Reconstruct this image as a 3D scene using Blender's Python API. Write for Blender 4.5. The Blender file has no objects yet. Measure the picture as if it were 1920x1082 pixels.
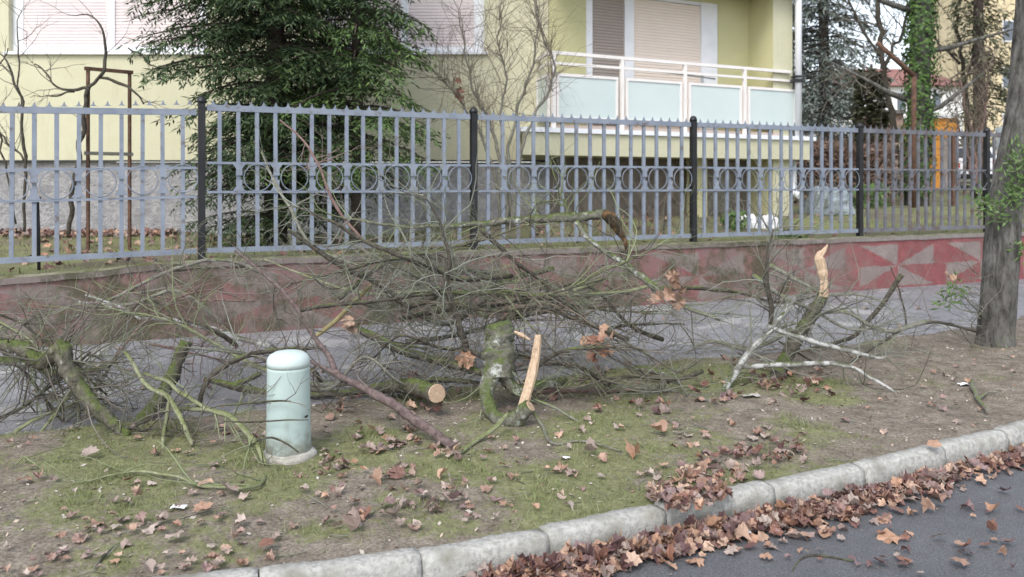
import bpy, math, random
from mathutils import Vector, noise as mnoise
R = random.Random(11)
sc = bpy.context.scene
COL = sc.collection
# ------------------------------------------------------------------ camera, sky, sun, exposure
CAM_H, FPX, HOR = 1.35, 1600.0, 345.0          # eye height, focal length and horizon row (photo pixels, 1920 wide)
cd = bpy.data.cameras.new("camera"); cam = bpy.data.objects.new("camera", cd); COL.objects.link(cam)
cam.location = (0, 0, CAM_H); cam.rotation_euler = (math.radians(90), 0, 0)
cd.sensor_width = 36.0; cd.lens = 36.0 * FPX / 1920.0
cd.shift_y = -(541.0 - HOR) / 1920.0
cd.clip_end = 2000; cd.clip_start = 0.05
cd.dof.use_dof = True; cd.dof.focus_distance = 4.6; cd.dof.aperture_fstop = 3.2
sc.camera = cam
w = bpy.data.worlds.new("World"); sc.world = w; w.use_nodes = True
wn = w.node_tree; wn.nodes.clear()
SUN_EL, SUN_AZ = math.radians(48), math.radians(200)
sky = wn.nodes.new("ShaderNodeTexSky"); sky.sky_type = 'NISHITA'; sky.sun_disc = False
sky.sun_elevation = SUN_EL; sky.sun_rotation = SUN_AZ; sky.dust_density = 1.5; sky.air_density = 1.0
hs = wn.nodes.new("ShaderNodeHueSaturation"); hs.inputs['Saturation'].default_value = 0.42
bg = wn.nodes.new("ShaderNodeBackground"); bg.inputs['Strength'].default_value = 0.15
wo = wn.nodes.new("ShaderNodeOutputWorld")
wn.links.new(sky.outputs[0], hs.inputs['Color']); wn.links.new(hs.outputs[0], bg.inputs['Color']); wn.links.new(bg.outputs[0], wo.inputs['Surface'])
sd = bpy.data.lights.new("sun", 'SUN'); sd.energy = 0.95; sd.angle = math.radians(24); sd.color = (1.0, 0.96, 0.9)
so = bpy.data.objects.new("sun", sd); COL.objects.link(so); so.location = (0, -5, 12)
dirv = Vector((math.sin(SUN_AZ) * math.cos(SUN_EL), math.cos(SUN_AZ) * math.cos(SUN_EL), math.sin(SUN_EL)))
so.rotation_euler = (-dirv).to_track_quat('-Z', 'Y').to_euler()
sc.view_settings.view_transform = 'Standard'; sc.view_settings.look = 'None'; sc.view_settings.gamma = 1.0
sc.view_settings.exposure = 1.12
sc.cycles.filter_width = 1.5
# ------------------------------------------------------------------ helpers
def P(px, py, Y):
    return Vector(((px - 960) / FPX * Y, Y, CAM_H - (py - HOR) / FPX * Y))
def G(px, py, z=0.0):
    Y = (CAM_H - z) * FPX / (py - HOR)
    return Vector(((px - 960) / FPX * Y, Y, z))
ORIG = {}
def link(o):
    COL.objects.link(o); return o
def tag(o, label, cat=None, group=None, kind=None):
    if label: o['label'] = label
    if cat: o['category'] = cat
    if group: o['group'] = group
    if kind: o['kind'] = kind
    return o
def empty(name, loc, label, cat, group=None):
    o = link(bpy.data.objects.new(name, None)); o.location = loc; o.empty_display_size = 0.1
    ORIG[o.name] = Vector(loc)
    return tag(o, label, cat, group)
class MB:
    def __init__(s): s.v = []; s.f = []; s.m = []; s.smooth = []
    def add(s, vs, fs, mi=0, sm=False):
        b = len(s.v); s.v += [tuple(x) for x in vs]
        for f in fs:
            s.f.append([i + b for i in f]); s.m.append(mi); s.smooth.append(sm)
    def box(s, c, d, ux=(1, 0, 0), uy=(0, 1, 0), uz=(0, 0, 1), mi=0):
        c = Vector(c); ux = Vector(ux) * d[0] / 2; uy = Vector(uy) * d[1] / 2; uz = Vector(uz) * d[2] / 2
        vs = [c + a * ux + b * uy + e * uz for e in (-1, 1) for b in (-1, 1) for a in (-1, 1)]
        s.add(vs, [(0, 2, 3, 1), (4, 5, 7, 6), (0, 1, 5, 4), (2, 6, 7, 3), (0, 4, 6, 2), (1, 3, 7, 5)], mi)
    def prism(s, poly, z0, z1, mi=0):
        n = len(poly)
        vs = [(p[0], p[1], z0) for p in poly] + [(p[0], p[1], z1) for p in poly]
        fs = [(i, (i + 1) % n, n + (i + 1) % n, n + i) for i in range(n)]
        s.add(vs, fs + [tuple(range(n - 1, -1, -1)), tuple(range(n, 2 * n))], mi)
    def tube(s, pts, rad, sides=6, mi=0, cap=True, sm=True, lump=0.0):
        n = len(pts); pts = [Vector(p) for p in pts]
        if not hasattr(rad, '__len__'): rad = [rad] * n
        vs = []; prev = None
        for i, p in enumerate(pts):
            t = (pts[min(i + 1, n - 1)] - pts[max(i - 1, 0)])
            if t.length < 1e-9: t = Vector((0, 0, 1))
            t.normalize()
            if prev is None:
                a = Vector((0, 0, 1)) if abs(t.z) < 0.9 else Vector((1, 0, 0))
                u = t.cross(a).normalized()
            else:
                u = (prev - t * prev.dot(t))
                u = u.normalized() if u.length > 1e-6 else t.orthogonal().normalized()
            prev = u; q = t.cross(u)
            for k in range(sides):
                a = 2 * math.pi * k / sides
                o = (u * math.cos(a) + q * math.sin(a)) * rad[i]
                if lump: o = o * (1 + lump * n3(p + o, 22, 3) + 0.7 * lump * n3(p + o * 2, 60, 8))
                vs.append(p + o)
        fs = []
        for i in range(n - 1):
            for k in range(sides):
                k2 = (k + 1) % sides
                fs.append((i * sides + k, i * sides + k2, (i + 1) * sides + k2, (i + 1) * sides + k))
        s.add(vs, fs, mi, sm)
        if cap:
            b = len(s.v) - len(vs)
            s.f.append([b + k for k in range(sides)][::-1]); s.m.append(mi); s.smooth.append(False)
            s.f.append([b + (n - 1) * sides + k for k in range(sides)]); s.m.append(mi); s.smooth.append(False)
    def lathe(s, c, prof, sides=24, mi=0, sm=True, wob=None):
        c = Vector(c); vs = []; n = len(prof)
        for (r, z) in prof:
            for k in range(sides):
                a = 2 * math.pi * k / sides
                rr = r * (wob(a, z) if wob else 1.0)
                vs.append(c + Vector((rr * math.cos(a), rr * math.sin(a), z)))
        fs = [(i * sides + k, i * sides + (k + 1) % sides, (i + 1) * sides + (k + 1) % sides, (i + 1) * sides + k) for i in range(n - 1) for k in range(sides)]
        s.add(vs, fs, mi, sm)
        b = len(s.v) - len(vs)
        s.f.append([b + (n - 1) * sides + k for k in range(sides)]); s.m.append(mi); s.smooth.append(sm)
        s.f.append([b + k for k in range(sides)][::-1]); s.m.append(mi); s.smooth.append(sm)
    def build(s, name, mats, parent=None, origin=None):
        if not isinstance(mats, (list, tuple)): mats = [mats]
        o0 = Vector(origin) if origin is not None else (ORIG.get(parent.name, Vector()) if parent else Vector())
        me = bpy.data.meshes.new(name)
        me.from_pydata([(x[0] - o0[0], x[1] - o0[1], x[2] - o0[2]) for x in s.v], [], s.f)
        for m in mats: me.materials.append(m)
        me.polygons.foreach_set("material_index", s.m); me.polygons.foreach_set("use_smooth", s.smooth); me.update()
        o = link(bpy.data.objects.new(name, me))
        if parent:
            o.parent = parent
            pl = ORIG.get(parent.name, Vector())
            o.location = o0 - pl
        else:
            o.location = o0
        ORIG[o.name] = o0
        return o
def smooth_path(pts, sub=5):
    """Catmull-Rom through (Vector, radius) pairs"""
    out = []; n = len(pts)
    for i in range(n - 1):
        p0 = pts[max(i - 1, 0)]; p1 = pts[i]; p2 = pts[i + 1]; p3 = pts[min(i + 2, n - 1)]
        for k in range(sub):
            t = k / sub; t2 = t * t; t3 = t2 * t
            f = lambda a, b, c, d: 0.5 * ((2 * b) + (c - a) * t + (2 * a - 5 * b + 4 * c - d) * t2 + (3 * b - a - 3 * c + d) * t3)
            out.append((f(p0[0], p1[0], p2[0], p3[0]), max(0.0008, f(p0[1], p1[1], p2[1], p3[1]))))
    out.append(pts[-1]); return out
def n3(p, s=1.0, o=0.0): return mnoise.noise(Vector((p[0] * s + o, p[1] * s + o * 1.7, p[2] * s - o)))
def n2(x, y, s=1.0, o=0.0): return mnoise.noise(Vector((x * s + o, y * s - o, o * 0.37)))
# ------------------------------------------------------------------ materials
def newmat(name):
    m = bpy.data.materials.new(name); m.use_nodes = True
    nt = m.node_tree; return m, nt, nt.nodes["Principled BSDF"]
def N(nt, t, **kw):
    n = nt.nodes.new(t)
    for k, v in kw.items():
        if k in n.inputs: n.inputs[k].default_value = v
        else: setattr(n, k, v)
    return n
def coord(nt, kind='Object'):
    if kind == 'World': return N(nt, "ShaderNodeNewGeometry").outputs['Position']
    return N(nt, "ShaderNodeTexCoord").outputs[kind]
def noisen(nt, scale, detail=6, rough=0.6, kind='Object', vec=None):
    n = N(nt, "ShaderNodeTexNoise", Scale=scale, Detail=detail, Roughness=rough)
    nt.links.new(vec if vec else coord(nt, kind), n.inputs['Vector']); return n.outputs['Fac']
def ramp(nt, fac, stops, interp='LINEAR'):
    r = N(nt, "ShaderNodeValToRGB"); r.color_ramp.interpolation = interp
    e = r.color_ramp.elements
    while len(e) < len(stops): e.new(0.5)
    for i, (p, c) in enumerate(stops):
        e[i].position = p; e[i].color = (*c, 1) if len(c) == 3 else c
    nt.links.new(fac, r.inputs['Fac']); return r.outputs['Color']
def grey(a): return (a, a, a)
def mixc(nt, fac, a, b, mode='MIX'):
    m = N(nt, "ShaderNodeMix", data_type='RGBA', blend_type=mode)
    for s, v in ((0, fac), (6, a), (7, b)):
        if hasattr(v, 'is_linked'): nt.links.new(v, m.inputs[s])
        elif s == 0: m.inputs[0].default_value = v
        else: m.inputs[s].default_value = (*v, 1)
    return m.outputs[2]
def math_(nt, op, a, b=0.5):
    m = N(nt, "ShaderNodeMath", operation=op)
    for i, v in enumerate((a, b)):
        if hasattr(v, 'is_linked'): nt.links.new(v, m.inputs[i])
        else: m.inputs[i].default_value = v
    return m.outputs[0]
def bump(nt, b, h, strength=0.3, dist=0.02):
    n = N(nt, "ShaderNodeBump", Strength=strength, Distance=dist)
    nt.links.new(h, n.inputs['Height']); nt.links.new(n.outputs[0], b.inputs['Normal'])
def mat(name, c1, c2=None, scale=6, rough=0.8, bmp=0.0, bscale=None, lo=0.35, hi=0.65, spec=0.3, isl=None, kind='Object', bd=0.02, dirt=None, dscale=3, dlo=0.55, dhi=0.75):
    m, nt, b = newmat(name)
    b.inputs['Roughness'].default_value = rough; b.inputs['Specular IOR Level'].default_value = spec
    c = c1
    if c2 is not None:
        c = ramp(nt, noisen(nt, scale, kind=kind), [(lo, c1), (hi, c2)])
    if isl:
        g = N(nt, "ShaderNodeNewGeometry").outputs['Random Per Island']
        rc = ramp(nt, g, [(i / max(1, len(isl) - 1), x) for i, x in enumerate(isl)])
        c = mixc(nt, 0.75, c, rc) if c2 is not None else rc
    if dirt:
        d = ramp(nt, noisen(nt, dscale, 8, 0.65, kind), [(dlo, grey(0)), (dhi, grey(1))])
        c = mixc(nt, d, c, dirt)
    if hasattr(c, 'is_linked'): nt.links.new(c, b.inputs['Base Color'])
    else: b.inputs['Base Color'].default_value = (*c, 1)
    if bmp: bump(nt, b, noisen(nt, bscale or scale * 6, 8, 0.65, kind), bmp, bd)
    return m
def bark(name, dark, light, moss=None, mossamt=0.5, lichen=None, lamt=0.6, s=14):
    m, nt, b = newmat(name); b.inputs['Roughness'].default_value = 0.9; b.inputs['Specular IOR Level'].default_value = 0.2
    c = ramp(nt, noisen(nt, s * 2.5, 8, 0.7), [(0.35, dark), (0.68, light)])
    if lichen:
        d = ramp(nt, noisen(nt, s, 6, 0.6), [(lamt - 0.04, grey(0)), (lamt + 0.04, grey(1))])
        c = mixc(nt, d, c, lichen)
    if moss:
        sep = N(nt, "ShaderNodeSeparateXYZ"); nt.links.new(N(nt, "ShaderNodeNewGeometry").outputs['Normal'], sep.inputs[0])
        f = math_(nt, 'ADD', math_(nt, 'MULTIPLY', sep.outputs[2], 0.22), noisen(nt, s * 0.6, 8, 0.7))
        d = ramp(nt, f, [(mossamt, grey(0)), (mossamt + 0.12, grey(1))])
        mc = ramp(nt, noisen(nt, s * 4, 4), [(0.35, tuple(x * 0.55 for x in moss)), (0.7, moss)])
        c = mixc(nt, d, c, mc)
    nt.links.new(c, b.inputs['Base Color'])
    bump(nt, b, noisen(nt, s * 6, 8, 0.7), 0.6, 0.01)
    return m
MAT = {}
def yellow():
    m, nt, b = newmat('yellow_render'); b.inputs['Roughness'].default_value = 0.95; b.inputs['Specular IOR Level'].default_value = 0.2
    c = ramp(nt, noisen(nt, 1.6, 9, 0.7), [(0.35, (0.555, 0.535, 0.375)), (0.65, (0.61, 0.59, 0.43))])
    c = mixc(nt, 1.0, c, ramp(nt, noisen(nt, 60, 5, 0.7), [(0.3, grey(0.86)), (0.7, grey(1.06))]), 'MULTIPLY')
    mp = N(nt, "ShaderNodeMapping"); mp.inputs['Scale'].default_value = (1, 1, 0.12); nt.links.new(coord(nt), mp.inputs['Vector'])
    c = mixc(nt, ramp(nt, noisen(nt, 4.5, 8, 0.7, vec=mp.outputs[0]), [(0.55, grey(0)), (0.8, grey(0.5))]), c, (0.36, 0.34, 0.25))
    nt.links.new(c, b.inputs['Base Color']); bump(nt, b, noisen(nt, 110, 5, 0.7), 0.35, 0.004); return m
MAT['wall_yellow'] = yellow()
MAT['wall_recess'] = mat('shaded_yellow_render', (0.50, 0.48, 0.27), (0.55, 0.525, 0.31), 1.5, 0.95, 0.25, 90, bd=0.004)  # facade yellow made deeper, shade of the recess is in the colour
MAT['plinth'] = mat('grey_roughcast', (0.29, 0.285, 0.29), (0.46, 0.45, 0.45), 9, 0.95, 1.0, 28, bd=0.05, dirt=(0.27, 0.26, 0.25), dscale=2)
MAT['cellar'] = mat('shaded_brown_render', (0.150, 0.128, 0.105), (0.240, 0.210, 0.180), 3, 0.95, 0.6, 30, bd=0.03)  # brown kept dark, shade below the balcony slab is painted in
MAT['white'] = mat('white_paint', (0.72, 0.73, 0.77), (0.80, 0.81, 0.83), 4, 0.5, spec=0.4)
MAT['cream_paint'] = mat('cream_paint', (0.74, 0.70, 0.68), (0.80, 0.77, 0.74), 4, 0.5)
MAT['shutter'] = mat('pinkish_shutter', (0.70, 0.62, 0.62), (0.75, 0.67, 0.66), 3, 0.6)
MAT['shutter_cream'] = mat('cream_shutter', (0.77, 0.67, 0.59), (0.80, 0.70, 0.62), 3, 0.6)
MAT['shutter_brown'] = mat('taupe_shutter', (0.33, 0.28, 0.25), (0.37, 0.32, 0.29), 3, 0.6)
MAT['glass'] = mat('frosted_glass', (0.52, 0.60, 0.59), (0.58, 0.645, 0.635), 1.2, 0.3, spec=0.5)
MAT['black_gap'] = mat('dark_joint', (0.040, 0.040, 0.040), rough=0.9)
MAT['roof'] = mat('grey_roofing', (0.15, 0.14, 0.14), (0.2, 0.19, 0.18), 3)
MAT['tile'] = mat('balcony_tile', (0.48, 0.38, 0.32), (0.55, 0.46, 0.40), 3, 0.6)
MAT['fence'] = mat('blue_grey_paint', (0.175, 0.205, 0.255), (0.235, 0.265, 0.315), 5, 0.6, 0.25, 60, spec=0.35, bd=0.004, dirt=(0.12, 0.095, 0.085), dscale=11, dlo=0.57, dhi=0.70)
MAT['fence_worn'] = mat('worn_grey_paint', (0.12, 0.125, 0.145), (0.18, 0.185, 0.205), 6, 0.7, 0.25, 60, spec=0.3, bd=0.004, dirt=(0.12, 0.075, 0.055), dscale=8, dlo=0.50, dhi=0.66)
MAT['post'] = mat('black_paint', (0.008, 0.008, 0.010), (0.018, 0.018, 0.02), 8, 0.45, 0.1, 60, spec=0.4)
MAT['palepost'] = mat('weathered_zinc', (0.33, 0.37, 0.40), (0.45, 0.48, 0.5), 8, 0.6)
MAT['rust'] = mat('rusty_steel', (0.075, 0.043, 0.030), (0.150, 0.085, 0.060), 14, 0.9, 0.3, 60)
def bollardmat():
    m, nt, b = newmat('pale_green_paint'); b.inputs['Roughness'].default_value = 0.55; b.inputs['Specular IOR Level'].default_value = 0.35
    c = ramp(nt, noisen(nt, 6, 6), [(0.35, (0.37, 0.46, 0.44)), (0.65, (0.42, 0.51, 0.485))])
    st = N(nt, "ShaderNodeMapping"); st.inputs['Scale'].default_value = (1, 1, 0.18); nt.links.new(coord(nt), st.inputs['Vector'])
    c = mixc(nt, ramp(nt, noisen(nt, 26, 8, 0.7, vec=st.outputs[0]), [(0.56, grey(0)), (0.76, grey(0.55))]), c, (0.22, 0.25, 0.22))
    sp = N(nt, "ShaderNodeSeparateXYZ"); nt.links.new(coord(nt), sp.inputs[0])
    f = math_(nt, 'SUBTRACT', math_(nt, 'ADD', noisen(nt, 16, 8, 0.75), 0.20), math_(nt, 'MULTIPLY', sp.outputs[2], 2.0))
    c = mixc(nt, ramp(nt, f, [(0.40, grey(0)), (0.66, grey(0.75))]), c, (0.17, 0.15, 0.11))
    c = mixc(nt, ramp(nt, noisen(nt, 38, 4, 0.6), [(0.69, grey(0)), (0.71, grey(0.9))]), c, (0.33, 0.31, 0.27))
    nt.links.new(c, b.inputs['Base Color']); bump(nt, b, noisen(nt, 45, 7, 0.7), 0.3, 0.005); return m
MAT['bollard'] = bollardmat()
MAT['bollard_cap'] = mat('pale_green_cap', (0.47, 0.56, 0.54), (0.54, 0.62, 0.60), 5, 0.5, 0.25, 40, bd=0.004, dirt=(0.30, 0.33, 0.29), dscale=14, dlo=0.60, dhi=0.78)
MAT['concrete'] = mat('rough_concrete', (0.36, 0.34, 0.30), (0.55, 0.53, 0.48), 14, 0.95, 0.8, 60, bd=0.012, dirt=(0.22, 0.21, 0.17), dscale=6)
MAT['dark_hole'] = mat('dark_hole', (0.03, 0.03, 0.03), rough=0.9)
def endgrain():
    m, nt, b = newmat('cut_wood_face'); b.inputs['Roughness'].default_value = 0.9
    ln = N(nt, "ShaderNodeVectorMath", operation='LENGTH'); nt.links.new(coord(nt), ln.inputs[0])
    q = math_(nt, 'ADD', ln.outputs['Value'], math_(nt, 'MULTIPLY', noisen(nt, 22, 4), 0.012))
    f = math_(nt, 'SINE', math_(nt, 'MULTIPLY', q, 900.0))
    c = ramp(nt, math_(nt, 'ADD', math_(nt, 'MULTIPLY', f, 0.3), noisen(nt, 40, 6, 0.7)), [(0.2, (0.27, 0.18, 0.115)), (0.55, (0.43, 0.30, 0.205)), (0.85, (0.54, 0.41, 0.295))])
    nt.links.new(c, b.inputs['Base Color']); bump(nt, b, noisen(nt, 90, 5), 0.5, 0.004); return m
MAT['endgrain'] = endgrain()
def splitwood():
    m, nt, b = newmat('split_pale_wood'); b.inputs['Roughness'].default_value = 0.9; b.inputs['Specular IOR Level'].default_value = 0.2
    mp = N(nt, "ShaderNodeMapping"); mp.inputs['Scale'].default_value = (1, 1, 0.06); nt.links.new(coord(nt), mp.inputs['Vector'])
    f = noisen(nt, 120, 6, 0.7, vec=mp.outputs[0])
    c = ramp(nt, f, [(0.3, (0.36, 0.24, 0.15)), (0.5, (0.58, 0.43, 0.30)), (0.7, (0.70, 0.55, 0.41))])
    c = mixc(nt, ramp(nt, noisen(nt, 14, 6, 0.7), [(0.55, grey(0)), (0.72, grey(0.6))]), c, (0.40, 0.25, 0.15))
    nt.links.new(c, b.inputs['Base Color']); bump(nt, b, f, 0.9, 0.012); return m
MAT['split'] = splitwood()
MAT['moss'] = mat('moss_tufts', (0.093, 0.120, 0.041), (0.145, 0.176, 0.054), 9, 0.95, isl=[(0.060, 0.072, 0.027), (0.111, 0.140, 0.045), (0.162, 0.196, 0.063), (0.204, 0.224, 0.099)])
MAT['rotten'] = mat('rotten_brown_wood', (0.040, 0.030, 0.018), (0.250, 0.135, 0.060), 16, 0.95, 0.8, 40, lo=0.50, hi=0.74, bd=0.015)
MAT['b_moss'] = bark('mossy_bark', (0.05, 0.045, 0.035), (0.19, 0.175, 0.14), (0.135, 0.17, 0.055), 0.54, (0.36, 0.38, 0.33), 0.66)
MAT['b_green'] = bark('thick_moss_bark', (0.07, 0.07, 0.055), (0.24, 0.23, 0.19), (0.12, 0.15, 0.055), 0.54, (0.42, 0.44, 0.41), 0.58)
MAT['b_dark'] = bark('dark_bark', (0.031, 0.028, 0.023), (0.119, 0.105, 0.085), (0.140, 0.175, 0.058), 0.66)
MAT['b_grey'] = bark('grey_bark', (0.115, 0.112, 0.095), (0.287, 0.277, 0.235), (0.184, 0.224, 0.090), 0.62)
MAT['b_pale'] = bark('pale_green_bark', (0.17, 0.18, 0.11), (0.35, 0.36, 0.24), (0.24, 0.27, 0.12), 0.58)
MAT['b_white'] = bark('lichen_bark', (0.13, 0.125, 0.11), (0.30, 0.295, 0.27), (0.13, 0.15, 0.07), 0.64, (0.44, 0.44, 0.43), 0.51)
MAT['b_band'] = bark('lichen_banded_bark', (0.10, 0.10, 0.08), (0.24, 0.235, 0.19), (0.15, 0.19, 0.07), 0.58, (0.52, 0.54, 0.52), 0.57)
MAT['b_purple'] = bark('purple_brown_bark', (0.07, 0.05, 0.048), (0.21, 0.16, 0.15))
MAT['b_red'] = bark('reddish_twig', (0.135, 0.081, 0.075), (0.243, 0.172, 0.149))
MAT['b_yellow'] = bark('yellow_twig', (0.24, 0.20, 0.10), (0.42, 0.36, 0.20), (0.2, 0.22, 0.08), 0.6)
MAT['twig'] = mat('grey_twig', (0.105, 0.104, 0.087), (0.165, 0.164, 0.136), 3, 0.9, isl=[(0.052, 0.048, 0.042), (0.165, 0.160, 0.132), (0.247, 0.248, 0.208), (0.165, 0.188, 0.125), (0.314, 0.328, 0.290)])
MAT['twig_green'] = mat('greenish_twig', (0.135, 0.158, 0.084), (0.198, 0.218, 0.134), 3, 0.9, isl=[(0.090, 0.099, 0.054), (0.207, 0.237, 0.118), (0.298, 0.341, 0.194), (0.162, 0.169, 0.118)])
MAT['twig_dark'] = mat('dark_twig', (0.061, 0.055, 0.048), (0.111, 0.099, 0.083), 3, 0.9, isl=[(0.037, 0.033, 0.030), (0.148, 0.129, 0.107), (0.222, 0.203, 0.173), (0.136, 0.142, 0.089)])
MAT['twig_red'] = mat('reddish_twigs', (0.142, 0.092, 0.086), (0.209, 0.161, 0.138), 3, 0.9, isl=[(0.123, 0.081, 0.075), (0.228, 0.161, 0.144), (0.190, 0.196, 0.172)])
MAT['twig_brown'] = mat('brown_twigs', (0.150, 0.124, 0.100), (0.218, 0.184, 0.151), 3, 0.9, isl=[(0.080, 0.062, 0.045), (0.189, 0.154, 0.120), (0.258, 0.215, 0.171)])
MAT['needles'] = mat('conifer_needles', (0.034, 0.057, 0.030), (0.073, 0.111, 0.044), 1.1, 0.75, isl=[(0.021, 0.039, 0.024), (0.049, 0.078, 0.040), (0.076, 0.116, 0.051), (0.115, 0.162, 0.060)], spec=0.25)
MAT['needles_light'] = mat('lighter_conifer_needles', (0.050, 0.085, 0.032), (0.109, 0.170, 0.055), 1.1, 0.75, isl=[(0.030, 0.055, 0.028), (0.069, 0.120, 0.041), (0.114, 0.180, 0.060), (0.158, 0.240, 0.074)], spec=0.25)
MAT['needles_grey'] = mat('grey_green_needles', (0.106, 0.127, 0.118), (0.166, 0.196, 0.172), 0.4, 0.8, isl=[(0.074, 0.090, 0.086), (0.150, 0.180, 0.156), (0.210, 0.233, 0.203)])  # grey-green, lightened to stand in for haze on the far trees
MAT['needles_olive'] = mat('olive_needles', (0.066, 0.083, 0.040), (0.121, 0.127, 0.069), 0.4, 0.8, isl=[(0.044, 0.055, 0.034), (0.110, 0.116, 0.069), (0.165, 0.154, 0.098)])
MAT['ivy'] = mat('ivy_leaves', (0.03, 0.06, 0.015), (0.07, 0.12, 0.03), 0.8, 0.6, isl=[(0.02, 0.045, 0.014), (0.05, 0.10, 0.022), (0.10, 0.17, 0.04)])
MAT['spring_green'] = mat('fresh_green_leaves', (0.085, 0.153, 0.043), (0.136, 0.212, 0.068), 2, 0.7, isl=[(0.043, 0.085, 0.025), (0.102, 0.170, 0.051), (0.170, 0.246, 0.102)])
MAT['hedge_brown'] = mat('dead_beech_leaves', (0.12, 0.07, 0.045), (0.2, 0.12, 0.08), 1, 0.9, isl=[(0.09, 0.062, 0.052), (0.19, 0.13, 0.10), (0.28, 0.20, 0.16)])
def furrowed():
    m, nt, b = newmat('furrowed_bark'); b.inputs['Roughness'].default_value = 0.95; b.inputs['Specular IOR Level'].default_value = 0.15
    mp = N(nt, "ShaderNodeMapping"); mp.inputs['Scale'].default_value = (1, 1, 0.28); nt.links.new(coord(nt), mp.inputs['Vector'])
    f = noisen(nt, 17, 9, 0.72, vec=mp.outputs[0])
    c = ramp(nt, f, [(0.34, (0.03, 0.028, 0.025)), (0.5, (0.115, 0.11, 0.10)), (0.68, (0.21, 0.205, 0.19))])
    d = ramp(nt, noisen(nt, 3.5, 8, 0.7), [(0.58, grey(0)), (0.70, grey(0.7))]); c = mixc(nt, d, c, (0.13, 0.15, 0.085))
    nt.links.new(c, b.inputs['Base Color']); bump(nt, b, f, 0.9, 0.05); return m
MAT['tree_bark'] = furrowed()
MAT['trunk_dark'] = bark('dark_conifer_bark', (0.035, 0.028, 0.024), (0.12, 0.095, 0.082), None, 0, None, 0, 6)
# ---- leaves
def leafmat(name, cols, rnd='Object'):
    m, nt, b = newmat(name); b.inputs['Roughness'].default_value = 0.55; b.inputs['Specular IOR Level'].default_value = 0.35
    r = N(nt, "ShaderNodeObjectInfo").outputs['Random'] if rnd == 'Object' else N(nt, "ShaderNodeNewGeometry").outputs['Random Per Island']
    c = ramp(nt, r, [(i / (len(cols) - 1), x) for i, x in enumerate(cols)])
    d = ramp(nt, noisen(nt, 22, 5), [(0.4, grey(0.62)), (0.65, grey(1.05))])
    c = mixc(nt, 1.0, c, d, 'MULTIPLY')
    nt.links.new(c, b.inputs['Base Color']); return m
LC = {'tan': [(0.42, 0.24, 0.155), (0.50, 0.315, 0.215), (0.35, 0.21, 0.15), (0.54, 0.38, 0.285)],
      'rust': [(0.24, 0.12, 0.09), (0.31, 0.155, 0.105), (0.19, 0.10, 0.08), (0.28, 0.165, 0.13)],
      'plum': [(0.12, 0.062, 0.062), (0.18, 0.11, 0.11), (0.26, 0.18, 0.18), (0.15, 0.075, 0.07)],
      'pale': [(0.34, 0.265, 0.225), (0.42, 0.34, 0.295), (0.29, 0.215, 0.19), (0.47, 0.40, 0.35)]}
for k, v in LC.items(): MAT['leaf_' + k] = leafmat('leaf_' + k, v)
MAT['leaf_mix'] = leafmat('leaf_mixture', [LC['plum'][0], LC['rust'][0], LC['plum'][1], LC['tan'][2], LC['plum'][2], LC['pale'][0], LC['pale'][2], LC['tan'][0], LC['plum'][3], LC['tan'][3], LC['tan'][1]], 'Island')
MAT['leaf_mix_pale'] = leafmat('leaf_mixture_pale', [LC['pale'][2], LC['pale'][0], LC['tan'][2], LC['plum'][2], LC['tan'][1], LC['pale'][1], LC['pale'][3]], 'Island')
# ---- ground materials
def verge_mat():
    m, nt, b = newmat('mossy_soil'); b.inputs['Roughness'].default_value = 0.95; b.inputs['Specular IOR Level'].default_value = 0.15
    a = N(nt, "ShaderNodeAttribute", attribute_name="moss").outputs['Fac']
    soil = ramp(nt, noisen(nt, 7, 9, 0.7, 'World'), [(0.3, (0.13, 0.108, 0.085)), (0.52, (0.225, 0.192, 0.155)), (0.75, (0.32, 0.28, 0.235))])
    grit = ramp(nt, noisen(nt, 70, 3, 0.6, 'World'), [(0.35, grey(0.55)), (0.62, grey(1.15))])
    soil = mixc(nt, 1.0, soil, grit, 'MULTIPLY')
    moss = ramp(nt, noisen(nt, 28, 8, 0.7, 'World'), [(0.3, (0.10, 0.105, 0.048)), (0.55, (0.185, 0.20, 0.088)), (0.75, (0.29, 0.30, 0.15))])
    f = math_(nt, 'ADD', a, math_(nt, 'MULTIPLY', math_(nt, 'SUBTRACT', noisen(nt, 16, 9, 0.75, 'World'), 0.5), 1.6))
    d = ramp(nt, f, [(0.38, grey(0)), (0.62, grey(0.9))])
    c = mixc(nt, math_(nt, 'MULTIPLY', d, 0.9), soil, moss)
    nt.links.new(c, b.inputs['Base Color'])
    bump(nt, b, noisen(nt, 45, 7, 0.65, 'World'), 0.45, 0.012); return m
MAT['verge'] = verge_mat()
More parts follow.
